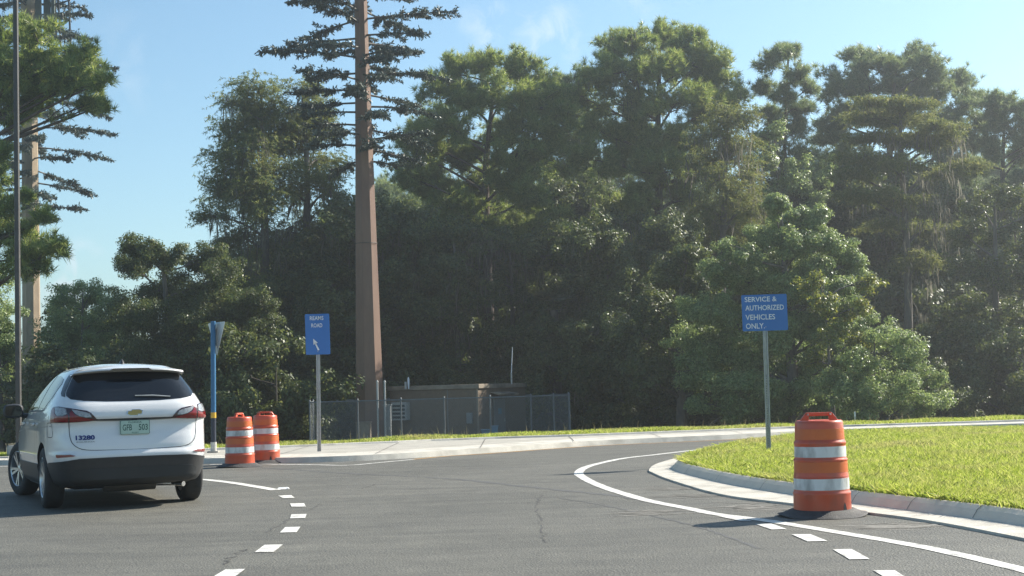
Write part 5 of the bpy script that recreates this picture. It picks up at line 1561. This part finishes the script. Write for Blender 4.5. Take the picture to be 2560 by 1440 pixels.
# --- black lower bumper, side cladding
ang_ = lambda a: (.405 * math.cos(R(a)), .365 + .405 * math.sin(R(a)))
hb = [(0, .28), (.55, .285), (.9, .29)]
for a in (196, 186, 176, 166, 157):
    y_, z_ = ang_(a); hb.append((s_at(y_, z_), z_))
hb += [(s_at(-.45, .545), .545), (1.0, .555), (.86, .563), (.74, .575), (.62, .592), (.3, .597), (0, .598)]
bump = patch('bumper', sym(hb), M['black_plastic'], PS, .008, .02)
patch('bumper_recess', sym([(0, .30), (.66, .305), (.74, .35), (.72, .44), (.66, .475), (0, .48)]), M['louvre_dark'], PS, .012, .01, bump)
for fn in (LFT, RGT):
    q = [(.385, .245), (2.33, .245)] + [(2.73 + .41 * math.cos(R(a)), .365 + .41 * math.sin(R(a))) for a in (190, 180, 170, 162)] + [(2.3, .495), (.42, .505)] + [(.41 * math.cos(R(a)), .365 + .41 * math.sin(R(a))) for a in (18, 10, 0, -10)]
    patch('sill_cladding', q, M['black_plastic'], fn, .008, .02)
# --- tail lamps: red body with clear pieces, in a dark surround
for sd in (1, -1):
    m_ = (lambda q: q) if sd > 0 else mir
    lamp = patch('tail_light', m_([(.415, 1.022), (.60, 1.008), (.76, 1.005), (1.06, 1.000), (1.085, 1.04), (1.10, 1.14), (1.05, 1.178), (.88, 1.180), (.72, 1.160), (.53, 1.125), (.485, 1.10)]), M['dark_lens'], PS, .010, .025)
    patch('red_lens', m_([(.455, 1.030), (.60, 1.018), (.715, 1.015), (.715, 1.105), (.69, 1.128), (.66, 1.085), (.60, 1.058), (.54, 1.047)]), M['red_lens'], PS, .014, .006, lamp)
    patch('clear_lens', m_([(.480, 1.055), (.54, 1.053), (.60, 1.066), (.65, 1.092), (.69, 1.136), (.69, 1.142), (.535, 1.108), (.505, 1.094)]), M['clear_lens'], PS, .0145, .006, lamp)
    patch('red_lens', m_([(.735, 1.015), (1.045, 1.010), (1.066, 1.04), (1.078, 1.13), (1.04, 1.165), (.99, 1.168), (.955, 1.10), (.90, 1.072), (.80, 1.068), (.735, 1.085)]), M['red_lens'], PS, .014, .006, lamp)
    patch('clear_lens', m_([(.745, 1.093), (.80, 1.078), (.895, 1.081), (.945, 1.106), (.975, 1.165), (.90, 1.168), (.80, 1.160), (.76, 1.150)]), M['clear_lens'], PS, .0145, .006, lamp)
    patch('reflector', m_([(.66, .628), (.70, .618), (.93, .606), (.955, .612), (.955, .640), (.72, .642)]), M['red_lens'], PS, .006, .01)
# --- panel gaps, and grey strips drawn as crease shade
gate = [(.725, 1.003), (.722, .93), (.715, .83), (.69, .765), (.63, .715), (.55, .690), (.40, .680), (0, .674)]
gap('tailgate_gap', gate + [(-p[0], p[1]) for p in gate[-2::-1]])
gap('tailgate_crease_shade', [(-.42, 1.012), (-.2, 1.006), (0, 1.004), (.2, 1.006), (.42, 1.012)], .010, PS, 'badge_and_shade_grey', .002)  # grey strip painted as the shade along the tailgate crease
for fn in (LFT, RGT):
    gap('door_gap', [(.16, 1.16), (.30, 1.0), (.40, .86), (.45, .74), (.47, .55), (.50, .50)], .007, fn)
    gap('door_gap', [(.60, 1.15), (.62, .9), (.62, .52)], .007, fn)
    gap('door_gap', [(1.68, 1.12), (1.72, .9), (1.70, .52)], .007, fn)
    gap('door_crease_shade', [(-.55, .96), (.4, .93), (1.6, .90), (2.4, .86)], .012, fn, 'badge_and_shade_grey', .0015)  # flank crease shown by a grey strip in place of its shade
gap('fuel_door_gap', [(-.58, .96), (-.60, .86), (-.56, .835), (-.44, .835), (-.41, .86), (-.40, .97), (-.43, .995), (-.55, .995), (-.58, .96)], .007, LFT)
for fn, sd in ((LFT, -1), (RGT, 1)):
    for yy in (.55, 1.55):
        p = fn(yy + .1, .975)
        hd = MB().box((p[0] + sd * .022, p[1], p[2]), (.025, .20, .032)).build('door_handle', M['car_paint'], car, bevel=.01)
# --- spoiler over the rear glass with its brake lamp
vs, fs = [], []
pro = [(-.15, 1.668), (-.40, 1.655), (-.58, 1.632), (-.70, 1.605), (-.705, 1.588), (-.66, 1.568), (-.555, 1.562), (-.40, 1.58)]
nx_ = 19
for i in range(nx_):
    u_ = -1 + 2 * i / (nx_ - 1)
    for (y_, z_) in pro:
        hw = .60 if z_ > 1.6 else .635
        hw = np.interp(z_, [1.56, 1.61, 1.64, 1.67], [.645, .615, .52, .40])
        x_ = u_ * hw
        vs.append((x_, y_ + .11 * abs(u_) ** 3, z_ - .035 * abs(u_) ** 2.5))
k = len(pro)
for i in range(nx_ - 1):
    for j in range(k):
        fs.append((i * k + j, i * k + (j + 1) % k, (i + 1) * k + (j + 1) % k, (i + 1) * k + j))
fs.append(tuple(range(k))); fs.append(tuple((nx_ - 1) * k + j for j in range(k))[::-1])
mb = MB(); mb.add(vs, fs); sp = mb.build('spoiler', M['car_paint'], car, smooth=True, angle=40)
mb = MB(); mb.prism([(-.26, 1.570), (.26, 1.570), (.20, 1.604), (-.20, 1.604)], Vector((1, 0, 0)), Vector((0, 0, 1)), Vector((0, -.716, 0)), Vector((0, .03, 0)))
mb.build('brake_light', M['dark_lens'], sp)
# roof ribs
for x_ in (-.36, -.18, .18, .36):
    z_ = [1.668 - .22 * x_ * x_ + .004] * 4
    MB().tube([(x_, -.12, z_[0] - .006), (x_, .15, z_[0]), (x_, .7, z_[0] - .012), (x_, .95, z_[0] - .045)], [.004, .012, .012, .004], 6).build('roof_rib', M['car_paint'], car, smooth=True)
# shark fin
mb = MB()
fin = [(-.11, 0), (-.07, .055), (-.05, .063), (-.02, .055), (.10, .008), (.13, 0)]
vv = [(.006, y_, 1.668 + z_) for y_, z_ in fin] + [(-.006, y_, 1.668 + z_) for y_, z_ in fin] + [(.035, y_ * 1.1, 1.655) for y_, z_ in fin] + [(-.035, y_ * 1.1, 1.655) for y_, z_ in fin]
q = len(fin)
ff = [(i, i + 1, q + i + 1, q + i) for i in range(q - 1)] + [(i, i + 1, 2 * q + i + 1, 2 * q + i) for i in range(q - 1)] + [(q + i, q + i + 1, 3 * q + i + 1, 3 * q + i) for i in range(q - 1)]
mb.add(vv, ff); fo = mb.build('antenna_fin', M['black_plastic'], car, smooth=True, angle=60); fo.location = (.02, .05, -.002)
# --- wiper
MB().tube([PS(.02, 1.285) + np.array([0, -.02, 0]), PS(.22, 1.283) + np.array([0, -.028, 0]), PS(.42, 1.266) + np.array([0, -.02, 0])], [.006, .009, .006], 6).build('wiper', M['galv'], car, smooth=True)
# --- badge, plate, numbers
bow = [(-.088, -.018), (-.045, -.018), (-.05, -.033), (.03, -.033), (.036, -.018), (.077, -.018), (.088, .018), (.045, .018), (.05, .033), (-.03, .033), (-.036, .018), (-.077, .018)]
patch('badge', [(p[0] * 1.06, 1.092 + p[1] * 1.06) for p in bow], M['chrome'], PS, .006, .008)
patch('badge_face', [(p[0] * .94, 1.092 + p[1] * .90) for p in bow], M['gold'], PS, .009, .004)
patch('camera_nub', [(-.035, 1.000), (.035, 1.000), (.03, 1.016), (-.03, 1.016)], M['black_plastic'], PS, .016, .02)
PLY = -.932
def flat(vs, cx_, cz_, y_):
    return [(p[0] + cx_, y_, p[1] + cz_) for p in vs]
pw, ph = .165, .0785
pc_z = .925
mb = MB(); r = .012; poly = []
for (cx_, cy_, a0) in ((pw - r, -ph + r, -90), (pw - r, ph - r, 0), (-pw + r, ph - r, 90), (-pw + r, -ph + r, 180)):
    poly += [(cx_ + r * math.cos(R(a0 + 30 * k)), cy_ + r * math.sin(R(a0 + 30 * k))) for k in range(4)]
mb.prism(poly, Vector((1, 0, 0)), Vector((0, 0, 1)), Vector((0, PLY, pc_z)), Vector((0, .05, 0)))
pl = mb.build('number_plate', M['plate'], car)
mb = MB()
for a in range(len(poly)):
    p0, p1 = np.array(poly[a]), np.array(poly[(a + 1) % len(poly)])
    mb.add(flat([p0, p1, p1 * .968, p0 * .968], 0, pc_z, PLY - .001), [(0, 1, 2, 3)])
mb.build('plate_border', M['plate_ink'], pl)
def ink(txt, x0, x1, z0, z1, mat, par, y_=None, bold=.01, fn=None, off=.0):
    v_, f_ = text_geo(txt, 1.0, bold, 0, 'LEFT')
    a = np.array(v_); mn, mx_ = a.min(0), a.max(0)
    q = [((p[0] - mn[0]) / (mx_[0] - mn[0]) * (x1 - x0) + x0, (p[1] - mn[1]) / (mx_[1] - mn[1]) * (z1 - z0) + z0) for p in v_]
    if fn is None:
        w_ = [(p[0], y_, p[1]) for p in q]
    else:
        w_ = [fn(p[0], p[1]) + np.array([0, -off, 0]) for p in q]
    m2 = MB(); m2.add(w_, f_)
    return m2.build('lettering', M[mat], par, fix=False)
ink('GFB', -.140, -.035, pc_z - .036, pc_z + .034, 'plate_ink', pl, PLY - .0015, .012)
ink('503', .040, .142, pc_z - .036, pc_z + .034, 'plate_ink', pl, PLY - .0015, .012)
ink('FLORIDA', -.075, .075, pc_z + .048, pc_z + .066, 'plate_ink', pl, PLY - .0015, .015)
ink('FLEET', -.035, .04, pc_z - .070, pc_z - .054, 'plate_ink', pl, PLY - .0015, .01)
ink('13280', -.655, -.445, .800, .853, 'decal_blue', car, None, .045, PS, .0045)
ink('EQUINOX', -.645, -.445, .770, .786, 'badge_and_shade_grey', car, None, .02, PS, .0045)
# --- door mirrors
for sd in (-1, 1):
    mv = []
    mr = MB()
    for (yy, sx_, sz_) in ((1.50, .105, .075), (1.53, .125, .09), (1.62, .11, .078), (1.70, .05, .04)):
        for k in range(16):
            a = 2 * math.pi * k / 16
            cxx = abs(math.cos(a)) ** .6 * math.copysign(1, math.cos(a)); czz = abs(math.sin(a)) ** .6 * math.copysign(1, math.sin(a))
            mv.append((sd * 1.07 + sx_ * cxx, yy, 1.135 + sz_ * czz))
    mf = [(r_ * 16 + k, r_ * 16 + (k + 1) % 16, (r_ + 1) * 16 + (k + 1) % 16, (r_ + 1) * 16 + k) for r_ in range(3) for k in range(16)] + [tuple(range(16)), tuple(48 + k for k in range(16))]
    mr.add(mv, mf)
    mr.tube([(sd * .84, 1.60, 1.06), (sd * .93, 1.60, 1.075), (sd * 1.0, 1.60, 1.09)], [.035, .03, .028], 8)
    mo = mr.build('door_mirror', M['black_plastic'], car, smooth=True, angle=50)
    mg = MB(); mg.add([(sd * 1.07 + .10 * cx_, 1.497, 1.135 + .07 * cz_) for cx_, cz_ in ((-.9, -.9), (.9, -.9), (1, 0), (.85, .9), (-.9, .9), (-1, 0))], [tuple(range(6))])
    mg.build('mirror_glass', M['car_glass'], mo)
# --- wheels
def wheel_geo():
    # lathe axis is +x (outside of the wheel)
    pr = [(.235, .100), (.25, .112), (.285, .1145), (.325, .108), (.347, .092), (.3545, .07), (.356, .04), (.356, .0), (.356, -.04), (.3545, -.07), (.347, -.092), (.325, -.108), (.25, -.112), (.235, -.10)]
    t_ = MB(); t_.lathe(pr, 48)
    # tread grooves
    t_.v = [(z, x, y) for x, y, z in t_.v]
    r_ = MB()
    r_.lathe([(.238, .102), (.230, .108), (.222, .100), (.215, .06), (.20, -.08), (.238, -.1)], 48)
    r_.lathe([(0.0, .086), (.03, .088), (.045, .083), (.05, .06), (.0, .055)], 24)
    for k in range(5):
        for dlt in (-.17, .17):
            a0 = 2 * math.pi * k / 5
            p0 = (.035 * math.cos(a0 + dlt * .6), .035 * math.sin(a0 + dlt * .6)); p1 = (.226 * math.cos(a0 + dlt), .226 * math.sin(a0 + dlt))
            tx, ty = p1[0] - p0[0], p1[1] - p0[1]; L = math.hypot(tx, ty); nx2, ny2 = -ty / L, tx / L
            for (wa, wb) in ((.014, .017),):
                v = [(p0[0] + nx2 * wa, p0[1] + ny2 * wa, .084), (p0[0] - nx2 * wa, p0[1] - ny2 * wa, .084), (p1[0] - nx2 * wb, p1[1] - ny2 * wb, .098), (p1[0] + nx2 * wb, p1[1] + ny2 * wb, .098)]
                v += [(x, y, z - .035) for x, y, z in v]
                r_.add(v, [(0, 1, 2, 3), (7, 6, 5, 4), (0, 4, 5, 1), (1, 5, 6, 2), (2, 6, 7, 3), (3, 7, 4, 0)])
    r_.v = [(z, x, y) for x, y, z in r_.v]
    d_ = MB(); d_.lathe([(.0, .02), (.20, .02), (.20, -.02), (0, -.02)], 32); d_.v = [(z, x, y) for x, y, z in d_.v]
    return t_, r_, d_
t_, r_, d_ = wheel_geo()
w0 = t_.build('wheel', M['tyre'], car, smooth=True, angle=50)
r0_ = r_.build('rim', M['alloy'], w0, smooth=True, angle=35)
b0_ = d_.build('brake_disc', M['dark_steel'], w0)
def put_wheel(x, y, steer, first):
    if first:
        o = w0
    else:
        o = w0.copy(); COL.objects.link(o); o.parent = car
        for ch in (r0_, b0_):
            c = ch.copy(); COL.objects.link(c); c.parent = o
    o.location = (x, y, .356); o.rotation_euler = (0.3 * y, 0, steer + (math.pi if x < 0 else 0))
put_wheel(.80, 0, 0, True); put_wheel(-.80, 0, 0, False)
put_wheel(.80, 2.73, R(15), False); put_wheel(-.80, 2.73, R(15), False)
# --- what hangs under the floor
MB().tube([(-.66, -.02, .32), (-.3, .05, .30), (.3, .05, .30), (.66, -.02, .32)], [.045, .05, .05, .045], 8).build('axle', M['black_plastic'], car, smooth=True)
mx_ = MB(); mx_.tube([(-.30, -.52, .27), (.30, -.52, .27)], [.085, .085], 14); mx_.build('muffler', M['dark_steel'], car, smooth=True, bevel=.01)
MB().tube([(.28, -.55, .255), (.48, -.60, .25), (.58, -.76, .245)], [.028, .028, .03], 10).build('exhaust_pipe', M['chrome'], car, smooth=True)
MB().box((0, 1.3, .23), (1.2, 2.0, .06)).build('floor_pan', M['black_plastic'], car, bevel=.01)

# ================================================================== HAZE ADDED TO STAND FOR WINDSHIELD GLARE
mb = MB(); mb.box((0, 600, 18.0), (2000, 2000, 41.0))
hm, nt, out = new_mat('glare_haze')
pv = nt.nodes.new('ShaderNodeVolumePrincipled')
pv.inputs['Color'].default_value = (0.92, 0.965, 1.0, 1)
pv.inputs['Density'].default_value = 0.0012
pv.inputs['Anisotropy'].default_value = 0.72
nt.links.new(pv.outputs['Volume'], out.inputs['Volume'])
tag(mb.build('glare_haze', hm), 'veil of scattered light added to stand for windshield glare', 'glare_haze', kind='stuff')
